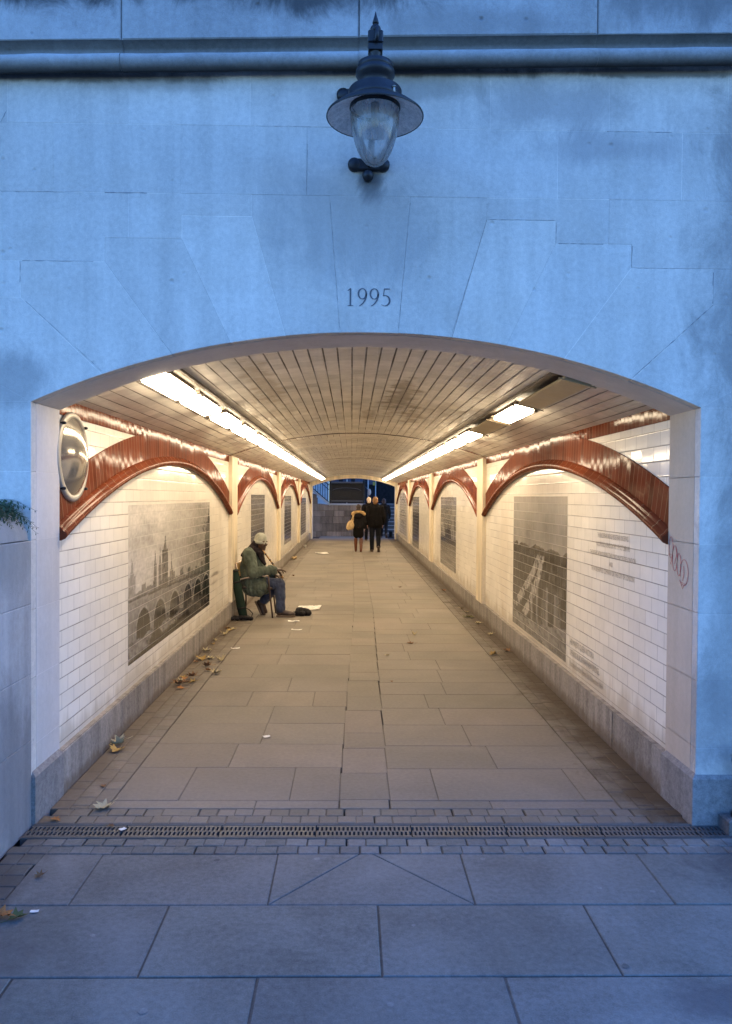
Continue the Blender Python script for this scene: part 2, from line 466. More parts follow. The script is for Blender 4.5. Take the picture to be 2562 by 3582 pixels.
M['roll'] = tile_mat('red_brown_roll_tile', .15, 5.0, 0.0, (.15, .036, .015), jh=.001, jv=.004, jhc=(.35, .2, .1), jvmix=.8, rough=.12, var=.35, tilt=.015, spec=.2, matte=.68)
M['timber'] = stone_mat('cream_painted_timber', (.68, .58, .42), rough=.5, stain=.14, fine=.08, bump=.12, streak=.2, tinted=False)
M['diff'] = glow('lit_diffuser', LCOL, LIGHT)
M['steel_dk'] = plain('dark_channel_metal', (.10, .08, .06), .5, .4)
M['housing'] = plain('lamp_housing_metal', (.16, .12, .08), .5)
M['cover'] = plain('ochre_cover_metal', (.42, .33, .20), .45, .1, var=.08)
M['iron'] = plain('black_painted_iron', (.012, .012, .014), .45, 0, var=.35, bump=.3, spec=.35)
M['enamel'] = stone_mat('dirty_white_enamel', (.80, .76, .74), rough=.4, stain=.2, fine=.3, bump=.1, tinted=False)
M['chrome'] = plain('polished_mirror_steel', (.44, .41, .35), .15, .78, var=.06, sc=5, bump=.03)
M['steel'] = plain('brushed_rim_steel', (.40, .37, .32), .5, .5, var=.1)
M['carve'] = plain('carved_shadow', (.11, .11, .12), .95)
M['ink'] = plain('grey_lettering', (.24, .21, .18), .4)
M['graf'] = plain('red_marker', (.40, .06, .08), .5)
M['skin'] = plain('dark_skin', (.065, .032, .018), .5, var=.2, sc=40)
M['skin_l'] = plain('pale_skin', (.45, .25, .18), .55)
M['jacket'] = cloth('green_jacket_cloth', (.082, .098, .075), .35, 45)
M['beanie'] = cloth('pale_knitted_wool', (.33, .33, .27), .3, 90)
M['scarf'] = cloth('black_brown_wool', (.022, .016, .018), .5, 50)
M['denim'] = cloth('blue_denim', (.045, .055, .095), .4, 70)
M['shoe'] = plain('brown_shoe_leather', (.05, .03, .022), .55, var=.35)
M['sole'] = plain('rubber_sole', (.13, .09, .06), .8)
M['wood'] = plain('bamboo', (.42, .24, .09), .4, var=.3)
M['binding'] = plain('dark_binding', (.05, .03, .02), .6)
M['panel'] = plain('oak_veneer', (.48, .29, .10), .4, var=.2)
M['frame'] = plain('worn_grey_steel', (.38, .31, .25), .35, .6, var=.2)
M['frame_dk'] = plain('dark_chair_steel', (.07, .045, .035), .45, .4, var=.2)
M['bag'] = cloth('dark_green_canvas', (.014, .026, .018), .3, 60)
M['black'] = cloth('black_nylon', (.014, .012, .013), .5, 30, .6)
M['coat_dk'] = cloth('dark_wool_coat', (.006, .005, .0055), .3, 40)
M['coat_gr'] = cloth('charcoal_padded_coat', (.011, .010, .011), .4, 30)
M['fur'] = cloth('tan_fake_fur', (.42, .27, .12), .5, 80)
M['tan'] = cloth('tan_canvas', (.48, .34, .18), .3, 40)
M['boot'] = plain('chestnut_leather', (.13, .04, .016), .4, var=.3)
M['trouser'] = cloth('dark_navy_trouser', (.009, .010, .015), .3)
M['hair_dk'] = plain('dark_brown_hair', (.03, .016, .012), .6, sc=120)
M['hair_g'] = plain('ginger_hair', (.20, .10, .04), .6, sc=120, var=.35)
M['hair_w'] = plain('white_hair', (.62, .50, .40), .6, sc=120)
M['greyhat'] = cloth('dark_grey_wool', (.05, .04, .045))
M['paper'] = plain('white_paper', (.75, .72, .66), .7, var=.05)
M['cup'] = plain('white_foam', (.75, .72, .66), .6, var=.05)
M['retain'] = stone_mat('stained_rubble_stone', (.27, .215, .18), stain=.4, fine=.25, bump=.6, streak=.25, pits=.7)
M['step'] = stone_mat('dark_step_stone', (.10, .10, .11), stain=.2, fine=.2)
M['nosing'] = stone_mat('pale_step_edge', (.45, .45, .46), stain=.2, fine=.2)
M['navy'] = plain('dark_facade', (.007, .008, .012), .6)
M['pale'] = plain('pale_render', (.50, .50, .50), .8)
M['yellow'] = plain('faded_yellow_panel', (.4, .3, .05), .6)

def leaf_mat(name, base):
    t = NT(name); P = t.obj()
    n = t.noise(P, 45, 4, .6)
    col = t.mix(t.rng(n, .3, .7), base, tuple(b * .5 for b in base))
    t.bsdf(col, .7, normal=t.bump(n, .4, .003), spec=.2)
    return t.m
LEAFM = [leaf_mat('ochre_leaf', (.50, .33, .11)), leaf_mat('brown_leaf', (.26, .13, .06)), leaf_mat('pale_dry_leaf', (.55, .45, .26)), leaf_mat('russet_leaf', (.42, .18, .06)), leaf_mat('dull_green_leaf', (.14, .13, .045))]
t = NT('fern_green'); P = t.obj(); n = t.noise(P, 20)
t.bsdf(t.mix(n, (.018, .035, .012), (.05, .075, .028)), .6, spec=.3); M['fern'] = t.m
# dirty clear glass
t = NT('dirty_clear_glass')
tr = t.n('ShaderNodeBsdfTransparent'); tr.inputs[0].default_value = (.86, .88, .9, 1)
gl = t.n('ShaderNodeBsdfGlossy'); gl.inputs['Roughness'].default_value = .08
df = t.n('ShaderNodeBsdfDiffuse'); df.inputs[0].default_value = (.6, .58, .57, 1)
fr = t.n('ShaderNodeFresnel'); fr.inputs[0].default_value = 1.4
m1 = t.n('ShaderNodeMixShader'); m2 = t.n('ShaderNodeMixShader')
P = t.pos(); dn = t.rng(t.noise(t.streak(P, 22, 5), 1.0, 5, .65), .35, .7, .2, .5)
t.put(m1.inputs[0], dn); t.t.links.new(tr.outputs[0], m1.inputs[1]); t.t.links.new(df.outputs[0], m1.inputs[2])
t.put(m2.inputs[0], fr.outputs[0]); t.t.links.new(m1.outputs[0], m2.inputs[1]); t.t.links.new(gl.outputs[0], m2.inputs[2])
t.t.links.new(m2.outputs[0], t.out.inputs[0]); M['glass'] = t.m

# ------------------------------------------------------------------ dimensions (metres; Y runs into the tunnel)
W = 1.775           # half width of the opening
WT = 1.80           # tile face
WS = 1.757          # skirting face
YJ = .42            # depth of the portal reveal
YE = 28.9           # far end
BAYS = [(.42, 6.95), (7.45, 14.15), (14.65, 21.35), (21.85, 28.6)]
PIL = [(6.95, 7.45), (14.15, 14.65), (21.35, 21.85)]
ZC = 2.6185; ZS = 2.237
RA = (W * W + (ZC - ZS) ** 2) / (2 * (ZC - ZS)); ZA = ZC - RA
def arcz(x): return ZA + math.sqrt(max(0, RA * RA - x * x))
VC = 2.64; VS = 2.31
RV = (WT * WT + (VC - VS) ** 2) / (2 * (VC - VS)); ZV = VC - RV
AV = math.asin(WT / RV)

# ------------------------------------------------------------------ ground and paving
mb = MB(); mb.add([(-60, -60, -.06), (60, -60, -.06), (60, 90, -.06), (-60, 90, -.06)], [(0, 1, 2, 3)])
tag(mb.build('ground', M['grout']), kind='structure')
gm = lambda u, v, d: (u, v, d)
def jit(a): return random.uniform(-a, a)
def slab(mb, x0, x1, y0, y1, gap=.008, tint=None, tilt=.0015, bev=.004):
    tt = tint if tint is not None else random.uniform(.93, 1.06)
    tt = (tt * random.uniform(.985, 1.02), tt, tt * random.uniform(.97, 1.02))
    a, b, c = jit(tilt), jit(tilt), jit(.0012)
    cx, cy = (x0 + x1) / 2, (y0 + y1) / 2
    mp = lambda u, v, d: (u, v, d + a * (u - cx) + b * (v - cy) + c)
    mb.prism([(x0, y0), (x1, y0), (x1, y1), (x0, y1)], mp, -.05, 0, gap * .6, min(bev, .003), tt, back=-.0045, backtint=random.choice((.5, .65, .8, .4)))

mb = MB()
def row(y0, y1, joints, gap=.009):
    for a, b in zip(joints[:-1], joints[1:]):
        slab(mb, a, b, y0, y1, gap)
def poly(pts, gap=.007):
    tt = random.uniform(.95, 1.05); mb.prism(pts, gm, -.05, 0, gap * .7, .003, tt, back=-.006, backtint=.35)
# first row with its triangular cut slab
for a, b in ((-1.57, -1.282), (-1.282, -.433), (.458, 1.326), (1.326, 2.21), (2.21, 3.1)): slab(mb, a, b, -.852, -.362, .012)
poly([(-.433, -.852), (-.035, -.362), (-.433, -.362)]); poly([(-.433, -.852), (.458, -.852), (.03, -.362), (-.035, -.362)]); poly([(.458, -.852), (.458, -.362), (.03, -.362)])
row(-1.366, -.852, [-1.57, -.852, .038, .923, 1.81, 2.7, 3.6], .014)
row(-1.88, -1.366, [-1.57, -1.3, -.416, .485, 1.38, 2.27, 3.2], .016)
y = -1.88; k = 0
while y > -7:
    o = (.0, .42)[k % 2]; row(y - .515, y, [-1.57] + [-.85 - o + .89 * i for i in range(0, 6)] , .012) if k % 2 == 0 else row(y - .515, y, [-1.57] + [-.41 + .89 * i for i in range(0, 5)], .012)
    y -= .515; k += 1
# setts: strip along the flank wall and two courses on either side of the drain
def setts(x0, x1, y0, y1, nx, ny, stag=0.0, lo=.8, hi=1.05, gap=.007):
    for j in range(ny):
        ya = y0 + (y1 - y0) * j / ny; yb = y0 + (y1 - y0) * (j + 1) / ny
        off = stag * (j % 2) * (x1 - x0) / nx
        for i in range(nx):
            xa = x0 + (x1 - x0) * i / nx + off + jit(.006); xb = x0 + (x1 - x0) * (i + 1) / nx + off + jit(.004)
            slab(mb, xa, xb, ya + jit(.002), yb, gap + random.uniform(0, .004), random.uniform(lo, hi), .015, .006)
setts(-1.76, -1.575, -6, -.362, 2, 52, .1, .55, .85)
setts(-1.76, 2.3, -.358, -.185, 40, 2, .35, .85, 1.1, .009)
slab(mb, -1.76, 2.3, -.183, -.166, .002, .6)
slab(mb, 1.9, 2.3, -.164, -.02, .003, .6)
slab(mb, -1.76, 1.8, -.017, .004, .002, .65)
# dropped gum spots, trodden flat into the slabs
for gx, gy, r in [(-.72, -.43, .014), (-.24, -.42, .016), (-.98, -.74, .009), (-1.1, -1.09, .012), (-.78, -1.56, .019), (.56, -.42, .014), (.54, -.67, .012), (1.04, -.71, .013), (1.27, -.74, .014), (.18, -1.02, .010), (.95, -1.31, .016), (.06, -1.53, .014), (.5, -.64, .009)]:
    n = 11; vs = [(gx + math.cos(2 * PI * i / n) * r * random.uniform(.75, 1.15), gy + math.sin(2 * PI * i / n) * r * random.uniform(.7, 1.1), .0018) for i in range(n)]
    mb.add(vs, [tuple(range(n))], random.choice((1.2, 1.28, 1.36, .7)))
tag(mb.build('pavement', M['paving']), kind='structure')

mb = MB()
random.seed(5)
strip = lambda y: .0143 * (min(round(y * 2) / 2, 8) - .32)
slabx = lambda y, a: a + strip(y)
# two sett courses inside the drain
setts(-1.75, 1.75, .008, .205, 35, 2, .35, .78, 1.0, .008)
slab(mb, -1.44, -.62, .208, .324, .008); slab(mb, -.62, -.146, .208, .324, .008)
slab(mb, .146, .72, .208, .324, .008); slab(mb, .72, 1.45, .208, .324, .008); slab(mb, -.142, .14, .208, .34)
def lrow(y0, y1, js, side):
    for a, b in zip(js[:-1], js[1:]): slab(mb, a, b, y0, y1, random.choice((.006, .007, .01)))
yl = [.324, .891, 1.381, 1.899, 2.4]
while yl[-1] < 32.5: yl.append(yl[-1] + random.choice((.42, .5, .52, .55, .6)))
fixed = {0: [-1.44, -1.07, -.433], 1: [-1.44, -.87], 2: [-1.44, -.72]}
for i in range(len(yl) - 1):
    xs = -.146 + strip(yl[i] + .25)
    js = list(fixed.get(i, []))
    if not js:
        js = [-1.44]; x = -1.44 + random.uniform(.35, .85)
        while x < xs - .25: js.append(x); x += random.uniform(.5, .95)
    lrow(yl[i], yl[i + 1], js + [xs], -1)
yr = [.33, .87, 1.345, 1.86, 2.35]
while yr[-1] < 32.5: yr.append(yr[-1] + random.choice((.4, .46, .5, .55, .62)))
fixed = {0: [.429, 1.28], 1: [.868], 2: [.77]}
for i in range(len(yr) - 1):
    xs = .146 + strip(yr[i] + .25)
    js = [xs] + list(fixed.get(i, []))
    if len(js) == 1:
        x = xs + random.uniform(.3, .8)
        while x < 1.2: js.append(x); x += random.uniform(.45, .95)
    lrow(yr[i], yr[i + 1], js + [1.45], 1)
y = .34
while y < 32:
    y2 = y + random.choice((.36, .45, .5, .62)); slab(mb, -.146 + strip(y), .146 + strip(y), y, y2, .006); y = y2
# margins of setts by the walls
for sx in (-1, 1):
    y = .208
    a0 = 1.444 if sx < 0 else 1.454; w = (1.752 - a0) / 3; a = a0 + w
    slab(mb, min(sx * a, sx * (a + w)), max(sx * a, sx * (a + w)), .208, .258, .006, .8, .004, .004)
    while y < YE:
        L = random.uniform(.10, .19)
        for k in range(3):
            w = (1.752 - a0) / 3
            a = a0 + w * k; slab(mb, min(sx * a, sx * (a + w)), max(sx * a, sx * (a + w)), y + (k % 2) * .05, y + L + (k % 2) * .05, .005, random.uniform(.82, 1.04) if sx < 0 else random.uniform(.7, .96), .006, .004)
        y += L
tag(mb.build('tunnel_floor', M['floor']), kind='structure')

# drain channel
dr = empty('drain_channel', (0, -.09, 0), 'long slotted grey metal drain grating across the mouth of the underpass', 'drain')
mb = MB(); mb.box(-1.76, 1.9, -.164, -.02, -.05, -.03); mb.build('channel_bed', M['steel_dk'], dr)
M['grate'] = plain('worn_cast_iron', (.09, .088, .085), .6, .3, var=.3, bump=.3)
x = -1.76
while x < 1.88:
    x1 = min(x + .5, 1.9); mb = MB(); a, b = x + .003, x1 - .003
    y0, y1 = -.162, -.021
    for (q0, q1) in ((y0, y0 + .019), (-.0985, -.0845), (y1 - .019, y1)): mb.box(a, b, q0, q1, -.028, -.001)
    xx = a
    while xx < b - .003:
        for (q0, q1, o) in ((y0 + .019, -.0985, .0), (-.0845, y1 - .019, .011)):
            mb.box(min(xx + o, b - .011), min(xx + o + .0115, b), q0, q1, -.028, -.0015)
        xx += .0225
    mb.build('grate_section', M['grate'], dr); x = x1

# ------------------------------------------------------------------ portal wall
portal = empty('portal_wall', (0, 0, 0), 'pale ashlar stone wall with a wide segmental arch and the carved date 1995', 'wall')
fm = lambda u, v, d: (u, -d, v)
def arcpts(xa, xb, n=8): return [(xa + (xb - xa) * i / n, arcz(xa + (xb - xa) * i / n)) for i in range(n + 1)]
polys = []
R = [.255, .408, .772, 1.138, 1.507, 1.87, ZS]
XO = 7.0
for sx in (-1, 1):
    def add(pts):
        pts = [(sx * a, b) for a, b in pts]
        polys.append(pts if sx > 0 else pts[::-1])
    # coordinates below for the right half (mirrored), CCW
    add([(.44, arcz(.44)), (.619, 3.219), (.619, 3.333), (.213, 3.333)] + arcpts(.155, .44)[:-1])
    add([(.619, 3.219), (.987, 3.219), (.987, 3.098), (1.267, 3.098), (1.267, 3.333), (.619, 3.333)])
    add(arcpts(.44, .729) + [(.987, 3.098), (.987, 3.219), (.619, 3.219)])
    add(arcpts(.729, 1.039) + [(1.39, 2.973), (1.39, 3.098), (.987, 3.098)])
    add([(1.39, 2.973), (1.83, 2.973), (1.93, 2.973), (1.93, 3.333), (1.267, 3.333), (1.267, 3.098), (1.39, 3.098)])
    add(arcpts(1.039, 1.404) + [(1.83, 2.782), (1.83, 2.973), (1.39, 2.973)])
    add(arcpts(1.404, W) + [(2.1, 2.41), (2.1, 2.782), (1.83, 2.782)])
    add([(W, ZS), (2.5, ZS), (2.5, 2.60), (2.1, 2.60), (2.1, 2.41)])
    add([(2.1, 2.60), (2.5, 2.60), (2.5, 2.782), (2.1, 2.782)])
    add([(1.83, 2.782), (2.5, 2.782), (2.5, 2.973), (1.83, 2.973)])
    add([(1.93, 2.973), (2.5, 2.973), (2.5, 3.333), (1.93, 3.333)])
    for i, (za, zb) in enumerate(zip([ZS, 2.60, 2.973], [2.60, 2.973, 3.333])):
        x = 2.5
        while x < XO: add([(x, za), (x + .66, za), (x + .66, zb), (x, zb)]); x += .66
    for i, (za, zb) in enumerate(zip(R[:-1], R[1:])):
        js = [W, 2.42 if i % 2 else 2.1]
        while js[-1] < XO: js.append(js[-1] + .66)
        for a, b in zip(js[:-1], js[1:]): add([(a, za), (b, za), (b, zb), (a, zb)])
polys.append([(.213, 3.333), (-.213, 3.333)] + arcpts(-.155, .155))
for za, zb, x0 in ((3.333, 3.69, -.333), (3.69, 4.10, 0.0)):
    js = [x0 + .645 * 1.027 * i if za < 3.5 else x0 + .632 * i for i in range(-11, 12)]
    for a, b in zip(js[:-1], js[1:]): polys.append([(a, za), (b, za), (b, zb), (a, zb)])
random.seed(3)
mb = MB()
for p in polys:
    tt = random.uniform(.90, 1.05); warm = random.uniform(-.012, .012)
    mb.prism(p, fm, -.07, 0, random.choice((.0016, .002, .003)), .0006, (tt * (1 + warm), tt, tt * (1 - warm)), back=-.0008, backtint=random.choice((1.2, 1.35, 1.5, 1.3, .5, 1.1)))
mb.build('stone_face', M['ashlar'], portal)
mb = MB(); random.seed(17)
def crack(x0, z0, x1, z1, w=.004):
    n = max(4, int(math.hypot(x1 - x0, z1 - z0) / .02))
    mb.ribbon([(x0 + (x1 - x0) * i / n + jit(.0012), z0 + (z1 - z0) * i / n + jit(.0012)) for i in range(n + 1)], [w * random.uniform(.05, .8) for i in range(n + 1)], fm, 1.0, .0009)
crack(-1.39, 3.333, -1.17, 3.333, .006); crack(-1.82, 2.973, -1.45, 2.973, .004); crack(-1.93, 3.33, -1.55, 3.333, .002); crack(-1.83, 2.97, -1.83, 2.86, .003); crack(-1.8, 2.76, -1.405, 2.40, .003); crack(-.33, 3.60, -.335, 3.36, .003)
crack(1.404, 2.392, 1.83, 2.782, .0055); crack(1.83, 2.955, 1.83, 2.79, .006); crack(.62, 3.219, .98, 3.219, .003); crack(.987, 3.21, .987, 3.1, .003); crack(1.0, 3.098, 1.24, 3.098, .0045); crack(1.395, 3.09, 1.39, 2.98, .004); crack(1.41, 2.973, 1.8, 2.973, .002); crack(1.25, 3.69, 1.6, 3.69, .003); crack(-.6, 3.69, -.2, 3.69, .002); crack(-1.038, 2.5, -1.15, 2.63, .002); crack(-1.93, 3.69, -1.9, 3.75, .005); crack(-.155, 2.64, -.21, 3.3, .002); crack(.155, 2.64, .213, 3.3, .002); crack(.44, 2.62, .6, 3.15, .0022)
mb.build('open_joint', plain('open_mortar_joint', (.2, .2, .2), .95), portal)
# parapet blocks, set forward on the string course
mb = MB()
for a, b, pr in ((-5.2, -3.85, .07), (-3.85, -2.57, .072), (-2.57, -1.286, .07), (-1.286, -.063, .071), (-.063, 1.172, .078), (1.172, 2.45, .07), (2.45, 3.7, .07), (3.7, 5.2, .07)):
    tt = random.uniform(.93, 1.07)
    pf = lambda u, v, d, pr=pr: (u, -d - pr, v + .027 * u)
    mb.prism([(a, 4.12), (b, 4.12), (b, 5.2), (a, 5.2)], pf, -.3, 0, .006, .006, tt, back=-.006)
    mb.prism([(a, 5.2), (b, 5.2), (b, 6.1), (a, 6.1)], pf, -.3, 0, .006, .006, tt, back=-.006)
mb.build('parapet', M['parapet'], portal)
# string course: roll moulding under a hollow fillet
mb = MB()
prof = [(.001, 3.995), (.03, 3.975), (.06, 3.968)]
for i in range(9):
    a = -PI / 2 + PI * i / 8; prof.append((.06 + .042 * math.cos(a), 4.01 + .042 * math.sin(a)))
COURSE_SHADE = [.14, .12, .13, .18, .28, .42, .55, .66, .74, .8, .8, .8, .7, .45, .36, .36, .5]  # shade of underside, roll and fillet painted into the profile tints
prof += [(.045, 4.056), (.028, 4.07), (.028, 4.10), (.07, 4.121)]
for a, b in ((-5.2, -3.85), (-3.85, -2.57), (-2.57, -1.286), (-1.286, -.063), (-.063, 1.172), (1.172, 2.45), (2.45, 3.7), (3.7, 5.2)):
    o = random.uniform(-.003, .004); n = 26
    def fn(i, j, a=a, b=b, o=o):
        k = min(int(round(j * (len(prof) - 1))), len(prof) - 1); x = a + .0003 + (b - a - .0006) * i
        w = mnoise.noise(Vector((x * 5, k * .4, 3))) * .004
        return (x, -(prof[k][0] + o + (w if 1 < k < len(prof) - 2 else 0)), prof[k][1] + w * .5 + .027 * x), (x, k * .03)
    tt = random.uniform(.92, 1.08); b0 = len(mb.v); mb.grid(fn, n, len(prof) - 1, True, tt)
    for q in range(b0, len(mb.v)): mb.t[q] = tt * COURSE_SHADE[(q - b0) // (n + 1)]
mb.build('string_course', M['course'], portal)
mb = MB(); mb.prism([(-7, 4.0 - .189), (7, 4.0 + .189), (7, 4.13 + .189), (-7, 4.13 - .189)], fm, -.3, -.006); mb.build('core_masonry', M['course'], portal)
# reveal: soffit ring and jamb stones behind the front blocks
mb = MB()
N = 28
xs = [-W + 2 * W * i / N for i in range(N + 1)]
for i in range(N):
    a, b = xs[i], xs[i + 1]
    p = [(a, arcz(a)), (b, arcz(b)), (b, arcz(b) + .5), (a, arcz(a) + .5)]
    mb.add([(u, yy, v) for yy in (.073, YJ) for u, v in p], [(0, 1, 5, 4), (0, 4, 7, 3), (1, 2, 6, 5), (4, 5, 6, 7), (0, 3, 2, 1)], 1.0)
JR = [0, .408, .772, 1.138, 1.507, 1.87, ZS]
for sx in (-1, 1):
    for za, zb in zip(JR[:-1], JR[1:]):
        tt = random.uniform(.95, 1.04); tt = (tt * .88, tt * .79, tt * .66) if sx > 0 else tt  # right jamb darker and browner: its weaker sky light painted into the tint
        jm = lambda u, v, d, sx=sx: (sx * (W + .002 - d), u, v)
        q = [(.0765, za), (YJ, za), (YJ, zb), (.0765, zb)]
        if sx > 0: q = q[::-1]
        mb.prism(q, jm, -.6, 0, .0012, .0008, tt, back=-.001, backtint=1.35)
    zt = 2.95
    mb.box(min(sx * (W + .004), sx * 2.6), max(sx * (W + .004), sx * 2.6), .074, YJ, ZS + .001, zt)
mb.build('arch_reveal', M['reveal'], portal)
for sx in (-1, 1):
    mb = MB()
    if sx > 0:
        pr = [(W - .022, -.018), (W - .022, YJ + .002), (2.6, YJ + .002), (2.6, .05), (4, .05), (4, -.018)]
    else:
        pr = [(-W + .022, -.0), (-2.6, -.0), (-2.6, YJ + .002), (-W + .022, YJ + .002)]
    pr = pr[::-1]
    if sx > 0: pr = pr
    def area(p): return sum(p[i - 1][0] * p[i][1] - p[i][0] * p[i - 1][1] for i in range(len(p)))
    if area(pr) < 0: pr = pr[::-1]
    mb.prism(pr, gm, -.05, .272, 0, .022, 1.0, bdrop=.026)
    mb.build('plinth', M['granite'], portal)
# carved date
mb = MB()
def arc2(cx, cy, rx, ry, a0, a1, n=18): return [(cx + rx * math.cos(math.radians(a0 + (a1 - a0) * i / n)), cy + ry * math.sin(math.radians(a0 + (a1 - a0) * i / n))) for i in range(n + 1)]
def glyph(ch, ox, oz, h):
    st = []
    if ch == '1':
        st = [([(.3, .02), (.3, .98)], [.1, .1]), ([(.14, .84), (.3, .97)], [.03, .05]), ([(.14, .01), (.46, .01)], [.03, .03])]
    if ch == '9':
        L = arc2(.3, .68, .22, .29, 0, 360, 26); st = [(L, [.035 + .075 * abs(math.cos(2 * PI * i / 26)) for i in range(27)])]
        T = [(.52, .68), (.51, .5), (.45, .32), (.34, .16), (.2, .04), (.12, .0)]; st.append((T, [.11, .11, .09, .07, .045, .03]))
    if ch == '5':
        st = [([(.19, .96), (.5, .96)], [.075, .06]), ([(.19, .98), (.145, .56)], [.04, .04])]
        B = arc2(.22, .31, .28, .29, 112, -130, 22); st.append((B, [.035 + .085 * max(0, math.cos(math.radians(112 - 242 * i / 22))) for i in range(23)]))
    for pts, w in st:
        mb.ribbon([(ox + a * h, oz + b * h) for a, b in pts], [q * h * .8 for q in w], fm, 1.2, .0018)
        mb.ribbon([(ox + a * h + .002, oz + b * h - .0015) for a, b in pts], [q * h * .45 for q in w], fm, 2.6, .0024)
for i, ch in enumerate('1995'): glyph(ch, -.128 + i * .063, 2.757, .094)
mb.build('carved_date', M['carve'], portal)
# red marker graffiti on the right jamb
mb = MB()
gj = lambda u, v, d: (W + .001 - .0015, .408 - (u - 300) / 124 * .281, 1.53 - (v - 330) / 270 * .28)
def gl_(pts, w=2.6): mb.ribbon(pts, w, gj)
gl_(arc2(315, 390, 13, 60, 100, 440, 24)); gl_(arc2(340, 447, 15, 70, 60, 420, 24)); gl_(arc2(366, 478, 12, 62, 40, 400, 22)); gl_(arc2(398, 515, 24, 70, -200, 120, 24))
gl_([(300, 430), (325, 432), (318, 470), (312, 485)]); gl_([(345, 380), (352, 420), (338, 480)]); gl_([(372, 560), (385, 590), (390, 605), (402, 575), (376, 570)]); gl_([(395, 480), (398, 520), (390, 560)])
mb.build('graffiti', M['graf'], portal)

# low flank wall on the left with its half-round coping
fl = empty('flank_wall', (-2.0, -.3, 0), 'low stone wall with rounded coping running out from the left side of the arch', 'wall')
mb = MB()
lm = lambda u, v, d: (-W + .004 - .0 + d, u, v)
for i, (za, zb) in enumerate(((-.02, .45), (.45, .80), (.80, 1.17), (1.17, 1.505))):
    js = [-.004, -.62 if i % 2 else -.95]
    while js[-1] > -4: js.append(js[-1] - .95)
    for a, b in zip(js[:-1], js[1:]):
        tt = random.uniform(.9, 1.05)
        q = [(b, za), (a, za), (a, zb), (b, zb)][::-1]
        mb.prism([(p[0], p[1]) for p in q][::-1], lm, -.5, 0, .003, .003, tt, back=-.004, backtint=1.1)
M['flank'] = stone_mat('flank_wall_stone', (.36, .34, .325), stain=.22, fine=.1, bump=.35, streak=.16, dirt=[((-1.77, -.2, .3), (.3, 1.2, .5), (.15, .14, .14), .6), ((-1.8, -.2, 1.45), (.2, .35, .2), (.2, .2, .19), .5)])
mb.build('wall_body', M['flank'], fl)
mb = MB()
def cop(i, j):
    a = PI * j; return (-2.03 + .245 * math.cos(a), -.006 - 4 * i, 1.509 + .2 * math.sin(a)), (i, j)
mb.grid(cop, 24, 14); mb.build('coping', M['flank'], fl)
# fern-like plant rooted in the coping
pl = MB(); random.seed(8)
for k in range(100):
    bx, by = -2.03 + random.uniform(-.12, .14), -.16 + jit(.13); bz = 1.509 + .2 * math.sqrt(max(.05, 1 - ((bx + 2.03) / .245) ** 2)) - .02
    an = random.uniform(-1.0, 1.2); L = random.uniform(.1, .24); up = random.uniform(.05, .6)
    pts = []
    for i in range(7):
        q = i / 6; pts.append(Vector((bx + math.cos(an) * L * q, by - .15 * L * q + math.sin(an) * L * q * .5, bz + up * L * q - .55 * L * q * q)))
    pl.tube(pts, [.0022 * (1 - .7 * i / 6) for i in range(7)], 4)
    for i in range(1, 7):
        for sg in (-1, 1):
            d = (pts[i] - pts[i - 1]).normalized(); sd = d.cross(Vector((0, -.4, 1))).normalized() * sg
            ll = .042 * (1.15 - i / 7); e = pts[i] + (d * .6 + sd) * ll + Vector((0, 0, -ll * .3)); m = (pts[i] + e) / 2
            w = d * ll * .26
            pl.add([pts[i], m + w, e, m - w], [(0, 1, 2, 3)])
tag(pl.build('wall_plant', M['fern']), 'dark green feathery plant growing on the rounded coping left of the arch', 'plant')
# stone block and iron post at the right foot of the arch
mb = MB(); mb.prism([(1.89, -.15), (3.0, -.15), (3.0, -.03), (1.89, -.03)], gm, -.04, .075, 0, .01, .55); kb = mb.build('kerb_block', M['granite'])
tag(kb, 'low grey granite kerb block at the right end of the drain', 'kerb')
mb = MB(); mb.lathe([(.0, .0), (.055, .0), (.055, .02), (.036, .03), (.034, .26), (.05, .27), (.056, .3), (.05, .34), (.03, .37), (.0, .375)], (1.985, -.095, .074), 20)
tag(mb.build('iron_post', M['iron']), 'short black iron post at the right edge of the photo by the arch foot', 'post')

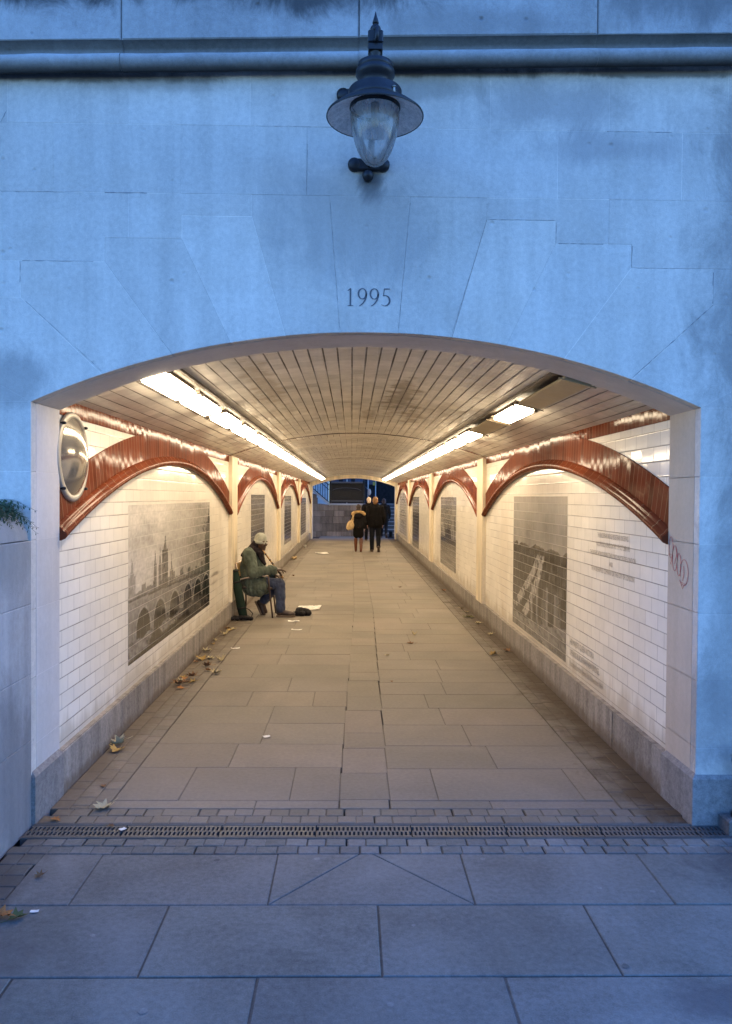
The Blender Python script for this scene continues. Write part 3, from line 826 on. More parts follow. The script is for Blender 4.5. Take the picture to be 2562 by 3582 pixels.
# ------------------------------------------------------------------ tunnel walls
RI = 10.0
def bay_arch(par, sx, bay, n_bay):
    y0, y1 = bay; yc = (y0 + y1) / 2; zc = 2.03 - RI
    a1 = math.asin((y1 - yc) / RI)
    mb = MB()
    X0 = sx * (WT - .012)
    def band(i, j):
        a = -a1 + 2 * a1 * i; r = RI + .065 + (.305 - .065) * j
        y = yc + r * math.sin(a); y = min(max(y, y0 + .001), y1 - .001); z = zc + r * math.cos(a)
        return (X0, y, z), (a * (RI + .2), .02 + .24 * j)
    mb.grid(band, 64, 2, False)
    def edge(i, j):
        a = -a1 + 2 * a1 * i; r = RI + .305
        y = min(max(yc + r * math.sin(a), y0 + .001), y1 - .001)
        return (X0 + sx * .014 * j, y, zc + r * math.cos(a)), (a * (RI + .2), .3)
    mb.grid(edge, 64, 1, False)
    ab = mb.build('arch_band', M['red'], par)
    ml = MB()
    # roll moulding: swept octagonal profile with a fillet
    prof = [(0, .0), (-.02, .0), (-.045, .012), (-.055, .03), (-.05, .048), (-.032, .06), (-.024, .07), (-.016, .085), (0, .09)]
    K = len(prof); n = 64; vs = []; uvs = []; fs = []
    for i in range(n + 1):
        a = -a1 + 2 * a1 * i / n
        for k, (px, pr) in enumerate(prof):
            y = yc + (RI + pr) * math.sin(a); y = min(max(y, y0 + .001), y1 - .001)
            vs.append((X0 + sx * px, y, zc + (RI + pr) * math.cos(a))); uvs.append((a * RI, .1 + k * .02))
    for i in range(n):
        for k in range(K - 1):
            q = (i * K + k, i * K + k + 1, (i + 1) * K + k + 1, (i + 1) * K + k); fs.append(q)
    ml.add(vs, fs, 1.0, uvs, True)
    ml.add(vs[:K], [tuple(range(K))], 1.0, uvs[:K]); ml.add(vs[-K:], [tuple(range(K))[::-1]], 1.0, uvs[-K:])
    ml.build('arch_moulding', M['roll'], ab)

def fbm(x, y, seed=0, oct=5):
    out = np.zeros_like(x); amp = 1.0; tot = 0
    rs = np.random.RandomState(seed)
    for o in range(oct):
        g = rs.rand(64, 64)
        xi = np.floor(x).astype(int); yi = np.floor(y).astype(int); fx = x - xi; fy = y - yi
        fx = fx * fx * (3 - 2 * fx); fy = fy * fy * (3 - 2 * fy)
        a = g[xi % 64, yi % 64]; b = g[(xi + 1) % 64, yi % 64]; c = g[xi % 64, (yi + 1) % 64]; d = g[(xi + 1) % 64, (yi + 1) % 64]
        out += amp * ((a * (1 - fx) + b * fx) * (1 - fy) + (c * (1 - fx) + d * fx) * fy)
        tot += amp; amp *= .55; x = x * 2.1 + 7; y = y * 2.1 + 3
    return out / tot
def mixa(a, b, m): return a * (1 - m) + b * m
def st(x, a, b): q = np.clip((x - a) / (b - a), 0, 1); return q * q * (3 - 2 * q)

def pic_bridge(u, v):
    cl = fbm(u * 4 + v * 3, v * 5, 1)
    g = .60 - .20 * st(u, .1, 1) + .34 * (cl - .5) + .12 * st(v, .6, 1) * (1 - u)
    g = mixa(g, .62, st(v, .97, 1.0) * .3)
    sk = .41 + .07 * fbm(u * 16, u * 0 + 2, 3, 3) + .04 * (np.sin(u * 60) > .3) - .05 * u
    g = mixa(g, .34 - .1 * u, (v < sk) * .85)
    for c, w, h, k in ((.345, .035, .66, .2), (.24, .016, .58, .26), (.29, .018, .57, .26), (.03, .03, .55, .4), (.42, .02, .5, .26), (.945, .035, .70, .10), (.98, .022, .86, .07)):
        top = h + .12 * np.clip(1 - np.abs(u - c) / w * 2.0, 0, 1)
        g = mixa(g, k + .06 * fbm(u * 70, v * 50, 4, 2), ((np.abs(u - c) < w) & (v < top) & (v > .3)) * .85)
    deck = .40 - .05 * u
    g = mixa(g, .40, ((v < deck) & (v > .12)) * .75); g = mixa(g, .2, (np.abs(v - deck) < .008) * .8)
    for c in (.13, .29, .46, .635, .79, .93):
        r = np.sqrt(((u - c) / .062) ** 2 + ((v - .16) / .15) ** 2)
        g = mixa(g, .13 + .06 * fbm(u * 30, v * 30, 5, 3), ((r < 1) & (v > .12)) * .92); g = mixa(g, .5, ((np.abs(r - 1.08) < .06) & (v > .15)) * .7)
    wt = .25 + .3 * fbm(u * 30, v * 60 + u * 40, 6, 4) - .12 * st(u, .3, 1)
    g = np.where(v < .13 + .01 * np.sin(u * 40), wt, g)
    g = mixa(g, .08, st(u * .12 + .03 - v, 0, .03) * .8)
    g = mixa(g, .12, ((np.abs(u - .25) < .09) & (v < .12 * (1 - ((u - .25) / .09) ** 2))) * .75)
    return np.clip(g + .16 * (fbm(u * 90, v * 70, 8, 2) - .5) - .12 * st(.45 - v, 0, .3) * (.4 + u), .02, .75)
def pic_aerial(u, v):
    g = .36 + .2 * (fbm(u * 6, v * 4, 11) - .5) + .08 * st(v, .75, .95)
    sky = v > .62 + .05 * fbm(u * 14, u * 0, 12, 3)
    town = .02 + .30 * fbm(u * 26, v * 30, 13, 4) ** 1.3
    g = np.where(sky, g, town)
    for c0, s_, w, k in ((.12, 1.15, .06, .50), (.34, .82, .05, .52)):
        cx = c0 + (v - .2) * s_ * 1.25 - (v - .2) ** 2 * .9 + .03 * (fbm(v * 9, v * 0 + c0, 18, 3) - .5)
        g = mixa(g, k + .15 * (fbm(u * 60, v * 60, 14, 2) - .5), (np.abs(u - cx) < w * (1.25 - v)) * (v < .6) * (v > .12) * np.clip((fbm(u * 34, v * 30, 19, 3) - .28) * 4, 0, .85))
    cx = .55 + (v - .2) * .55
    g = mixa(g, .07, ((np.abs(u - cx) < .025) & (v < .6)) * .8)
    for c in (.52, .7, .83, .42):
        g = mixa(g, .42, ((np.abs(u - c) < .014) & (v < .42 - .2 * abs(c - .6)) & (v > .05)) * .7)
    for c in (.66, .86):
        r = np.sqrt(((u - c) / .055) ** 2 + ((v - .2) / .2) ** 2); g = mixa(g, .33, (r < 1) * .6)
    wt = .16 + .3 * fbm(u * 22 + v * 30, v * 40, 15, 4); g = np.where(v < .1 + .12 * (u - .1) ** 2, wt, g)
    return np.clip(g, .04, .6)
def pic_dome(u, v):
    g = .42 + .2 * (fbm(u * 5, v * 2.5, 21) - .5)
    g = mixa(g, .16, (v < .42 + .06 * (fbm(u * 10, u * 0, 22, 3) - .3)) * .85)
    r = np.sqrt(((u - .55) / .17) ** 2 + ((v - .46) / .12) ** 2); g = mixa(g, .16, (r < 1) * .8)
    for c, w, h in ((.55, .025, .68), (.35, .03, .6), (.78, .02, .56), (.92, .018, .75)): g = mixa(g, .17, ((np.abs(u - c) < w * np.clip((h + .05 - v) * 8, 0, 1)) & (v < h)) * .85)
    for c in (.1, .32, .54, .76, .97):
        rr = np.sqrt(((u - c) / .09) ** 2 + ((v - .22) / .14) ** 2); g = mixa(g, .34, ((rr < 1) & (v > .2)) * .8)
    w = .3 + .25 * (fbm(u * 20, v * 60, 23) - .5); g = np.where(v < .2, w, g)
    g = mixa(g, .1, ((np.abs(u - .62) < .15) & (np.abs(v - .12) < .025)) * .8)
    return np.clip(g, .05, .6)
def pic_wall(u, v):
    g = .34 + .14 * (fbm(u * 6, v * 4, 31) - .5) - .16 * st(.62 - v, 0, .3)
    g = g + .12 * (fbm(u * 20, v * 16, 32) - .5) * st(.7 - v, 0, .3)
    return np.clip(g, .06, .5)
def pic_lancet(u, v):
    g = .44 + .1 * (fbm(u * 6, v * 4, 41) - .5) - .16 * st(.7 - v, 0, .2)
    for c in (.28, .72):
        w = .17 * np.clip((.82 - v) * 9, 0, 1); m = (np.abs(u - c) < w) & (v > .08)
        g = mixa(g, .07 + .14 * ((np.sin(v * 75) > .6) | (np.abs(u - c) < .02)), m * .9)
    g = mixa(g, .45, (v < .08) * .6)
    return np.clip(g, .05, .55)
def pic_arch(u, v):
    g = .35 + .12 * (fbm(u * 5, v * 4, 51) - .5)
    r = np.sqrt(((u - .5) / .5) ** 2 + ((v - .35) / .3) ** 2); g = mixa(g, .16, ((np.abs(r - 1) < .07) & (v > .35)) * .7)
    g = mixa(g, .16, (np.abs(v - .42) < .015) * .7); g = mixa(g, .2, (v < .2) * .6); g = mixa(g, .16, (v > .96) * .7)
    return np.clip(g, .08, .5)
def pic_dark(u, v):
    g = .40 - .22 * st(.75 - v, 0, .15) + .12 * (fbm(u * 20, v * 25, 61) - .5)
    for c in (.2, .45, .7): g = mixa(g, .08, ((np.abs(u - c) < .07) & (v < .62 - .1 * c) & (v > .1)) * .8)
    g = mixa(g, .06, ((u < .12) & (v < .68)) * .8); g = mixa(g, .3, (v < .08) * .7)
    return np.clip(g, .05, .5)
def pic_faint(u, v):
    g = .62 + .06 * (fbm(u * 4, v * 4, 71) - .5)
    for c in (.25, .52, .78):
        r = np.sqrt(((u - .5) / .2) ** 2 + ((v - c) / .05) ** 2); g = mixa(g, .32, ((np.abs(r - 1) < .18) & (v > c)) * .7); g = mixa(g, .45, ((np.abs(v - c + .07) < .006) & (np.abs(u - .5) < .35)) * .6)
    g = mixa(g, .45, ((np.abs(u - .5) > .49) | (np.abs(v - .5) > .49)) * .5)
    return np.clip(g, .1, .7)

def mural(par, sx, ya, yb, z0, z1, pic, nu, nv, label):
    u, v = np.meshgrid(np.linspace(0, 1, nu + 1), np.linspace(0, 1, nv + 1))
    g = pic(u, v)
    mb = MB(); X = sx * (WT - .0015)
    def fn(i, j):
        uu = i if sx < 0 else 1 - i
        y = ya + (yb - ya) * i; z = z0 + (z1 - z0) * j
        return (X, y, z), (y, z)
    mb.grid(fn, nu, nv, False)
    gg = np.clip((g if sx < 0 else g[:, ::-1]).ravel() * 1.32 - .06, .02, 1) ** 1.55 * .95
    mb.t = [(q, q * .93, q * .84) for q in gg.tolist()]
    o = mb.build('tile_mural', M['mural'], par); o['label'] = label
    return o

def text_mesh(par, name, body, size, origin, sx, align='LEFT', mat='ink', squeeze=1.0, spacing=1.0):
    cu = bpy.data.curves.new('txt', 'FONT'); cu.body = body; cu.size = size; cu.align_x = align; cu.space_line = spacing
    cu.resolution_u = 2
    o = bpy.data.objects.new('txt', cu); COL.objects.link(o)
    dg = bpy.context.evaluated_depsgraph_get(); dg.update()
    me = bpy.data.meshes.new_from_object(o.evaluated_get(dg)); bpy.data.objects.remove(o)
    for vtx in me.vertices:
        a, b = vtx.co.x * squeeze, vtx.co.y
        vtx.co = Vector((sx * (WT - .003), origin[0] - sx * a, origin[1] + b))
    me.materials.clear(); me.materials.append(M[mat]); me.name = name
    ob = bpy.data.objects.new(name, me); COL.objects.link(ob); parent_keep(ob, par); return ob

walls = {}
for sx, nm in ((-1, 'left'), (1, 'right')):
    w = empty('tunnel_side_wall', (sx * WT, 14, 0), ('white glazed tile wall on the left with red brown arches and a large bridge picture' if sx < 0 else 'white glazed tile wall on the right with red brown arches and an aerial bridge picture with captions'), 'wall')
    walls[sx] = w
    mb = MB()
    mb.grid(lambda i, j: ((sx * WT, YJ + (YE - YJ) * i, .2 + (VS + .03 - .2) * j), (YJ + (YE - YJ) * i, .2 + (VS + .03 - .2) * j)), 60, 4, False)
    mb.build('tile_face', M['tile'], w)
    # skirting of granite slabs with an open joint between them
    mb = MB(); y = YJ + .003; random.seed(21 + sx)
    while y < YE:
        y2 = min(y + random.choice((.9, 1.05, 1.2)), YE); tt = random.uniform(.9, 1.06)
        sm = lambda u, v, d: (sx * (WS - d + 0), u, v)
        q = [(y, -.03), (y2, -.03), (y2, .252), (y, .252)]
        if sx > 0: q = q[::-1]
        mb.prism(q, sm, -.08, 0, .005, .004, tt, back=-.005, backtint=.25); y = y2
    mb.build('skirting', M['skirt'], w)
    # frieze course of upright brown tiles under the ceiling
    mb = MB(); zf = 2.218
    mb.grid(lambda i, j: ((sx * (WT - .006), YJ + (YE - YJ) * i, zf + (VS + .015 - zf) * j), (YJ + (YE - YJ) * i, .1 + .09 * j)), 100, 1, False)
    mb.grid(lambda i, j: ((sx * (WT - .006 + .007 * j), YJ + (YE - YJ) * i, zf), (YJ + (YE - YJ) * i, .1)), 100, 1, False)
    mb.build('frieze', M['red'], w)
    for k, b in enumerate(BAYS): bay_arch(w, sx, b, k)
    for (a, b) in PIL:
        mb = MB(); x0, x1 = sx * (WT + .03), sx * (WS - .012)
        mb.obox(((x0 + x1) / 2, (a + b) / 2, (.255 + 2.30) / 2), (1, 0, 0), (0, 1, 0), (0, 0, 1), abs(x1 - x0) / 2, (b - a) / 2, (2.30 - .255) / 2, .004)
        mb.build('pilaster', M['timber'], w)
mural(walls[-1], -1, 1.93, 5.47, .43, 1.67, pic_bridge, 210, 120, 'large sepia picture of an arched river bridge and spires')
mural(walls[-1], -1, 9.45, 11.6, .46, 1.77, pic_wall, 60, 60, 'brown picture fading dark at the bottom')
mural(walls[-1], -1, 16.25, 18.55, .5, 1.75, pic_lancet, 60, 60, 'picture of two tall pointed windows')
mural(walls[-1], -1, 22.95, 25.85, .42, 1.68, pic_arch, 50, 50, 'grey picture of an arch, farthest on the left wall')
mural(walls[1], 1, 2.71, 5.03, .31, 1.765, pic_aerial, 150, 150, 'large sepia picture of a road bridge seen from above')
mural(walls[1], 1, 10.15, 12.65, .37, 1.75, pic_dome, 90, 90, 'picture of spires over a riverside town')
mural(walls[1], 1, 18.1, 20.5, .27, 1.75, pic_dark, 50, 50, 'narrow dark picture of tall buildings')
mural(walls[1], 1, 23.2, 27.2, .4, 1.9, pic_faint, 60, 60, 'faint line drawings of bridges')
text_mesh(walls[1], 'caption', 'HER MAJESTY QUEEN VICTORIA\nOPENING BLACKFRIARS NEW BRIDGE\nIllustrated London News 13th November 1869', .072, (2.58, .50), 1, squeeze=.66, spacing=1.28)
text_mesh(walls[1], 'plaque_lettering', 'THE BLACKFRIARS BRIDGE PEDESTRIAN UNDERPASS\nWAS OFFICIALLY OPENED ON THE 11TH OCTOBER 1995', .052, (1.50, 1.455), 1, 'CENTER', squeeze=.56, spacing=1.3)
text_mesh(walls[1], 'plaque_lettering', 'THE RIGHT HONOURABLE THE LORD MAYOR OF LONDON\nAND\nTHE WORSHIPFUL COMPANY OF THE CITY OF LONDON', .05, (1.52, 1.315), 1, 'CENTER', squeeze=.75, spacing=1.25)
text_mesh(walls[1], 'caption', 'reproduced by permission of the museum of london', .03, (4.2, .275), 1, squeeze=1.0)
text_mesh(walls[-1], 'caption', 'BLACKFRIARS BRIDGE\nfrom the river 1769', .075, (5.62, .74), -1, squeeze=.65, spacing=1.3)
text_mesh(walls[1], 'caption', 'ST PAULS\nand the bridge', .07, (9.95, .6), 1, squeeze=.7, spacing=1.3)

# ------------------------------------------------------------------ ceiling
ce = empty('tunnel_ceiling', (0, 14, 2.3), 'low curved ceiling of cream tiles in long rows above the underpass', 'ceiling')
def vpt(a, off=0.0): return ((RV - off) * math.sin(a), ZV + (RV - off) * math.cos(a))
mb = MB()
def vf(i, j):
    a = -AV + 2 * AV * j; x, z = vpt(a); y = YJ - .01 + (YE + .3 - YJ) * i
    return (x, y, z), (y, a * RV)
mb.grid(vf, 40, 40, True); mb.build('tile_vault', M['vault'], ce)
for k, (a0, b0) in enumerate(PIL):
    mb = MB(); ym = a0 + .0
    mb.grid(lambda i, j: ((vpt(-AV + 2 * AV * j, .004)[0], ym + .1 * i, vpt(-AV + 2 * AV * j, .004)[1]), (.1 * i + .05, (-AV + 2 * AV * j) * RV)), 1, 40, True)
    mb.build('cross_band', M['redcourse'], ce)
LX0, LX1 = 1.115, 1.365
for sx in (-1, 1):
    mb = MB(); a0, a1 = math.asin(LX0 / RV), math.asin(LX1 / RV)
    for (q0, q1, o) in ((a0, a0 + .004, .022), (a1 - .004, a1, .022), (a0 + .004, a1 - .004, .006)):
        vs = []
        for yy in (YJ, YE - .1):
            for aa, oo in ((q0, .001), (q0, o), (q1, o), (q1, .001)):
                x, z = vpt(aa, oo); vs.append((sx * x, yy, z))
        mb.add(vs, [(0, 1, 5, 4), (1, 2, 6, 5), (2, 3, 7, 6), (0, 3, 2, 1), (4, 5, 6, 7)])
    mb.build('light_channel', M['steel_dk'], ce)
# far portal rim of rendered stone
mb = MB(); N = 24
RF = 1.70; fs_ = 2.17; fc_ = 2.50; rr_ = (RF * RF + (fc_ - fs_) ** 2) / (2 * (fc_ - fs_)); fz = fc_ - rr_
fa = lambda x: fz + math.sqrt(rr_ * rr_ - x * x)
for i in range(N):
    a = -RF + 2 * RF * i / N; b = -RF + 2 * RF * (i + 1) / N
    p = [(a, fa(a)), (b, fa(b)), (b, 3.0), (a, 3.0)]
    mb.add([(u, yy, v) for yy in (YE - .25, YE + .3) for u, v in p], [(0, 1, 5, 4), (0, 3, 2, 1), (4, 5, 6, 7)])
for sx in (-1, 1):
    mb.box(min(sx * RF, sx * 2.6), max(sx * RF, sx * 2.6), YE - .25, YE + .3, -.03, 3.0, .0)
mb.build('end_rim', M['timber'], ce)

# ------------------------------------------------------------------ ceiling lights
def light_proto():
    root = empty('ceiling_light', (0, 0, 0))
    # local frame: x across, y along, z down-normal handled by rotation
    mb = MB()
    mb.box(-.0765, .0765, -.607, .607, -.0015, .0185, .0)
    for yy in (-.602, .602):
        for sx_ in (-1, 1): mb.box(min(sx_ * .078, sx_ * .105), max(sx_ * .078, sx_ * .105), yy - .008, yy + .008, -.02, -.003, 0)
    h = mb.build('housing', M['housing'], root)
    mb = MB()
    # diffuser: soft-cornered lens
    hx, hy, d = .075, .6045, .034
    ring = []
    for cx, cy, a0 in ((hx - .012, hy - .012, 0), (-hx + .012, hy - .012, 90), (-hx + .012, -hy + .012, 180), (hx - .012, -hy + .012, 270)):
        for q in range(5):
            a = math.radians(a0 + 90 * q / 4); ring.append((cx + .012 * math.cos(a), cy + .012 * math.sin(a)))
    n = len(ring)
    lev = [(1.0, -.0025), (1.0, -.024), (.985, -.031), (.93, -.034)]
    vs = []
    for s_, z in lev:
        for x, y in ring: vs.append((x * s_ if s_ < 1 else x, y - (1 - s_) * .05 * (1 if y > 0 else -1), z))
    fs = []
    for l in range(len(lev) - 1):
        for k in range(n):
            k2 = (k + 1) % n; fs.append((l * n + k2, l * n + k, (l + 1) * n + k, (l + 1) * n + k2))
    fs.append(tuple(range((len(lev) - 1) * n, len(lev) * n))[::-1])
    mb.add(vs, fs, 1.0); mb.build('diffuser', M['diff'], root)
    return root
proto = light_proto()
lit = []
LXC = (LX0 + LX1) / 2 + .012
ang = math.asin(LXC / RV)
def put_light(o, sx, y):
    x, z = vpt(ang, .031)
    o.location = (sx * x, y, z); o.rotation_euler = (0, sx * ang, 0)
first = True
ys_l = [YJ - .31 + 1.22 * i + .61 for i in range(23)]
ys_r = [1.15 + 1.22] + [4.2 + .61 + 1.22 * i for i in range(20)]
for sx, ys in ((-1, ys_l), (1, ys_r)):
    for k, y in enumerate(ys):
        o = proto if first else copy_tree(proto); first = False
        put_light(o, sx, y)
        if sx < 0 and k == 0: o.scale = (1, .74, 1); o.location.y = .882
        if sx < 0:
            if k == 0: tag(o, 'largest lit fluorescent ceiling panel, nearest in the left row under the arch', 'ceiling light', 'lit panels in the left row')
            elif k == len(ys) - 1: tag(o, 'farthest lit ceiling panel at the end of the left row', 'ceiling light', 'lit panels in the left row')
            else: tag(o, 'lit fluorescent ceiling panel within the long left row', 'ceiling light', 'lit panels in the left row')
        else:
            if k == 0: tag(o, 'single lit ceiling panel standing alone between two blank covers on the right', 'ceiling light')
            elif k == 1: tag(o, 'first lit ceiling panel of the unbroken right row, just past a blank cover', 'ceiling light', 'lit panels in the right row')
            else: tag(o, 'lit fluorescent ceiling panel within the unbroken right row', 'ceiling light', 'lit panels in the right row')
for y, lab in ((1.15, 'blank ochre ceiling cover in the right light channel nearest the arch'), (3.59, 'blank ochre ceiling cover between the lone lit panel and the right row')):
    mb = MB(); mb.obox((0, 0, -.012), (1, 0, 0), (0, 1, 0), (0, 0, 1), .085, .604, .010, .004)
    for yy in (-.598, .598): mb.box(-.115, .115, yy - .006, yy + .006, -.03, -.0225)
    o = mb.build('cover_panel', M['cover']); put_light(o, 1, y); tag(o, lab, 'cover panel')
    if y < 2: o.scale = (1, 1.08, 1); o.location.y = 1.1

# ------------------------------------------------------------------ convex mirror
mc = Vector((-1.79, .655, 1.977)); MR = .272
mi = empty('convex_mirror', mc, 'round convex safety mirror with a steel rim on the left tile wall', 'mirror')
AXM = dict(ax=(0, 1, 0), ay=(0, 0, 1), az=(1, 0, 0))
mb = MB(); prof = []
Rb = .235
for i in range(15):
    q = i / 14; r = Rb * q; prof.append((max(r, 1e-4), .016 + .066 * (1 - q * q)))
mb.lathe(prof[::-1], mc, 40, **AXM); mb.build('dome', M['chrome'], mi)
mb = MB(); mb.lathe([(MR, .0), (MR, .012), (MR - .006, .018), (Rb + .002, .022), (Rb, .016), (Rb, .0)], mc, 48, **AXM); mb.build('rim', M['steel'], mi)
mb = MB(); mb.lathe([(.0001, -.012), (MR - .03, -.012), (MR - .012, -.001), (.0001, -.0005)], mc, 40, **AXM); mb.build('back_plate', M['iron'], mi)
for k in range(4):
    a = math.radians(45 + 90 * k); c = mc + Vector((.014, math.cos(a) * (MR - .002), math.sin(a) * (MR - .002)))
    mb = MB(); mb.lathe([(.0001, .022), (.006, .021), (.009, .014), (.009, .0), (.005, -.012), (.0001, -.012)][::-1], c, 12, **AXM); mb.build('fixing_knob', M['iron'], mi)

# ------------------------------------------------------------------ wall lantern
LP = Vector((.012, -.42, 0))
la = empty('wall_lantern', (LP.x, LP.y, 3.3), 'black iron wall lantern with white underside shade and clear glass bowl above the arch', 'lantern')
def lpart(name, prof, mat, n=36, smooth=True):
    mb = MB(); mb.rs = .96; mb.lathe(prof, LP, n, smooth=smooth); return mb.build(name, mat, la)
mb = MB()
mb.lathe([(.001, 4.045), (.007, 4.02), (.0155, 3.992), (.014, 3.986), (.01, 3.985), (.01, 3.979), (.016, 3.978), (.024, 3.968), (.026, 3.957), (.022, 3.945), (.012, 3.936)][::-1], LP, 18)
mb.build('finial', M['iron'], la)
mb = MB()
mb.obox((LP.x, LP.y, 3.912), (1, 0, 0), (0, 1, 0), (0, 0, 1), .036, .036, .03, .006); mb.obox((LP.x, LP.y, 3.865), (1, 0, 0), (0, 1, 0), (0, 0, 1), .034, .034, .016, .003)
mb.lathe([(.03, 3.852), (.026, 3.83), (.024, 3.815), (.03, 3.80)][::-1], LP, 16)
# hook in front of the block
mb.tube([(LP.x + .004, LP.y - .03, 3.955), (LP.x + .006, LP.y - .05, 3.94), (LP.x + .006, LP.y - .055, 3.90), (LP.x + .002, LP.y - .045, 3.885), (LP.x - .012, LP.y - .04, 3.892)], [.007, .009, .011, .01, .004], 8)
mb.build('hanger_block', M['iron'], la)
lpart('canopy', [(.02, 3.812), (.06, 3.808), (.086, 3.796), (.088, 3.772), (.083, 3.768), (.095, 3.764), (.097, 3.745), (.092, 3.735), (.082, 3.722), (.074, 3.712), (.074, 3.676), (.08, 3.674)][::-1], M['iron'])
lpart('collar', [(.075, 3.682), (.128, 3.674), (.132, 3.668), (.132, 3.638), (.138, 3.634), (.138, 3.618), (.13, 3.612)][::-1], M['iron'])
lpart('shade', [(.12, 3.626), (.15, 3.612), (.2, 3.585), (.238, 3.556), (.241, 3.548), (.238, 3.543)][::-1], M['iron'], 48)
lpart('shade_lining', [(.115, 3.60), (.15, 3.598), (.2, 3.574), (.235, 3.546)], M['enamel'], 48)
bowl = [(.121, 3.595), (.1215, 3.57), (.121, 3.545), (.118, 3.51), (.111, 3.47), (.1, 3.43), (.085, 3.39), (.066, 3.357), (.045, 3.334), (.024, 3.322), (.0005, 3.318)]
lpart('glass_bowl', bowl[::-1], M['glass'], 40)
lpart('gallery_ring', [(.124, 3.60), (.126, 3.588), (.122, 3.58), (.118, 3.588)], M['iron'], 40)
lpart('reflector', [(.112, 3.592), (.08, 3.596), (.05, 3.61), (.02, 3.615), (.0005, 3.615)], M['enamel'], 8, False)
mb = MB(); mb.lathe([(.0005, 3.50), (.014, 3.505), (.019, 3.53), (.017, 3.57), (.02, 3.575), (.02, 3.612)], LP, 16); mb.build('lamp_holder', M['steel'], la)
mb = MB()
for k in range(2): mb.tube([(LP.x + .085, LP.y - .102 + .0 * k, 3.612 + .03 * k), (LP.x + .085, LP.y - .102, 3.645)], .006 + .004 * k, 6)
mb.build('thumb_screw', M['steel'], la)
# bracket to the wall
mb = MB()
mb.tube([(LP.x, LP.y, 3.915), (LP.x, -.3, 3.915), (LP.x, -.16, 3.90), (LP.x, -.06, 3.86), (LP.x, -.004, 3.8)], [.02, .018, .018, .02, .024], 10)
mb.tube([(LP.x - .004, -.36, 3.90), (LP.x - .004, -.25, 3.79), (LP.x - .006, -.14, 3.62), (LP.x - .01, -.07, 3.52), (LP.x - .012, -.02, 3.485)], [.012, .014, .015, .018, .02], 10)
for (bx, bz, wd) in ((-.055, 3.85, .125), (-.008, 3.49, .105)):
    mb.obox((bx, -.016, bz), (1, 0, 0), (0, 1, 0), (0, 0, 1), wd * .7, .014, .03, .006)
    for sg in (-1, 1): mb.lathe([(.0005, .0), (.034, .0), (.034, .026), (.022, .034), (.0005, .035)][::-1], (bx + sg * wd * .72, 0, bz), 16, ax=(1, 0, 0), ay=(0, 0, 1), az=(0, -1, 0))
mb.lathe([(.0005, .0), (.026, .0), (.03, .03), (.02, .045), (.0005, .05)][::-1], (-.012, 0, 3.43), 14, ax=(1, 0, 0), ay=(0, 0, 1), az=(0, -1, 0))
mb.build('bracket', M['iron'], la)

# ------------------------------------------------------------------ chair
PX = lambda zx, zy, y: None
ch = empty('armchair', (-1.45, 7.48, 0), 'metal framed armchair with an oak back panel against the left wall under the flute player', 'chair')
yn, yf = 7.235, 7.72
mb = MB(); mb.obox((-1.43, (yn + yf) / 2, .425), (1, 0, -.03), (0, 1, 0), (0.03, 0, 1), .22, (yf - yn) / 2 - .03, .018, .012); mb.build('seat', M['binding'], ch)
mb = MB(); mb.obox((-1.708, (yn + yf) / 2, .69), (.95, 0, .22), (0, 1, 0), (-.22, 0, .95), .011, (yf - yn) / 2 - .012, .10, .006); mb.build('backrest', M['panel'], ch)
for yy in (yn, yf):
    mb = MB(); mb.tube([(-1.735, yy, .78), (-1.70, yy, .62), (-1.685, yy, .545), (-1.62, yy, .565), (-1.5, yy, .59), (-1.38, yy, .605), (-1.27, yy, .604)], .0125, 8); mb.build('armrest', M['frame'], ch)
for yy in (yn, yf):
    mb = MB(); mb.tube([(-1.27, yy, .606), (-1.262, yy, .5), (-1.23, yy, .2), (-1.205, yy, .0)], .0125, 8); mb.build('leg', M['frame_dk'], ch)
    mb = MB(); mb.tube([(-1.69, yy, .55), (-1.66, yy, .42), (-1.65, yy, .2), (-1.66, yy, .0)], .0125, 8); mb.build('leg', M['frame_dk'], ch)

# ------------------------------------------------------------------ flute player
pm = empty('person', (-1.45, 7.45, 0), 'seated person in green jacket and pale knitted hat playing a flute by the left wall', 'person')
Yc = 7.46
SHN, SHF = Vector((-1.555, 7.30, .90)), Vector((-1.53, 7.63, .90))
ELN, ELF = Vector((-1.475, 7.22, .645)), Vector((-1.42, 7.72, .63))
WRN, WRF = Vector((-1.185, 7.31, .69)), Vector((-1.20, 7.53, .60))
HPN, HPF = Vector((-1.52, 7.37, .50)), Vector((-1.52, 7.56, .50))
KNN, KNF = Vector((-1.115, 7.345, .475)), Vector((-1.16, 7.56, .455))
ANN, ANF = Vector((-1.105, 7.345, .10)), Vector((-1.385, 7.55, .175))
HD = Vector((-1.405, 7.43, 1.075))
fdir = Vector((.80, -.58, -.14)).normalized()       # where the face looks
fs_v = fdir.cross(Vector((0, 0, 1))).normalized()    # face's side axis
fu = fs_v.cross(fdir).normalized()
def hp(f, s_, u_): return HD + fdir * f + fs_v * s_ + fu * u_
F0 = Vector((-1.368, 7.385, .962)); F1 = Vector((-1.07, 7.36, .565)); FD = (F1 - F0).normalized()
mb = MB()
hrot = Matrix((fdir, fs_v, fu)).transposed()
mb.ball(hp(-.005, 0, .01), (.098, .075, .115), 16, 12, rot=hrot)
mb.ball(hp(.035, 0, -.055), (.058, .056, .062), 14, 10, rot=hrot)        # jaw
mb.ball(hp(.072, 0, -.092), (.026, .03, .022), 10, 8, rot=hrot)          # chin
mb.capsule(hp(.092, 0, .01), .010, hp(.108, 0, -.028), .016)             # nose
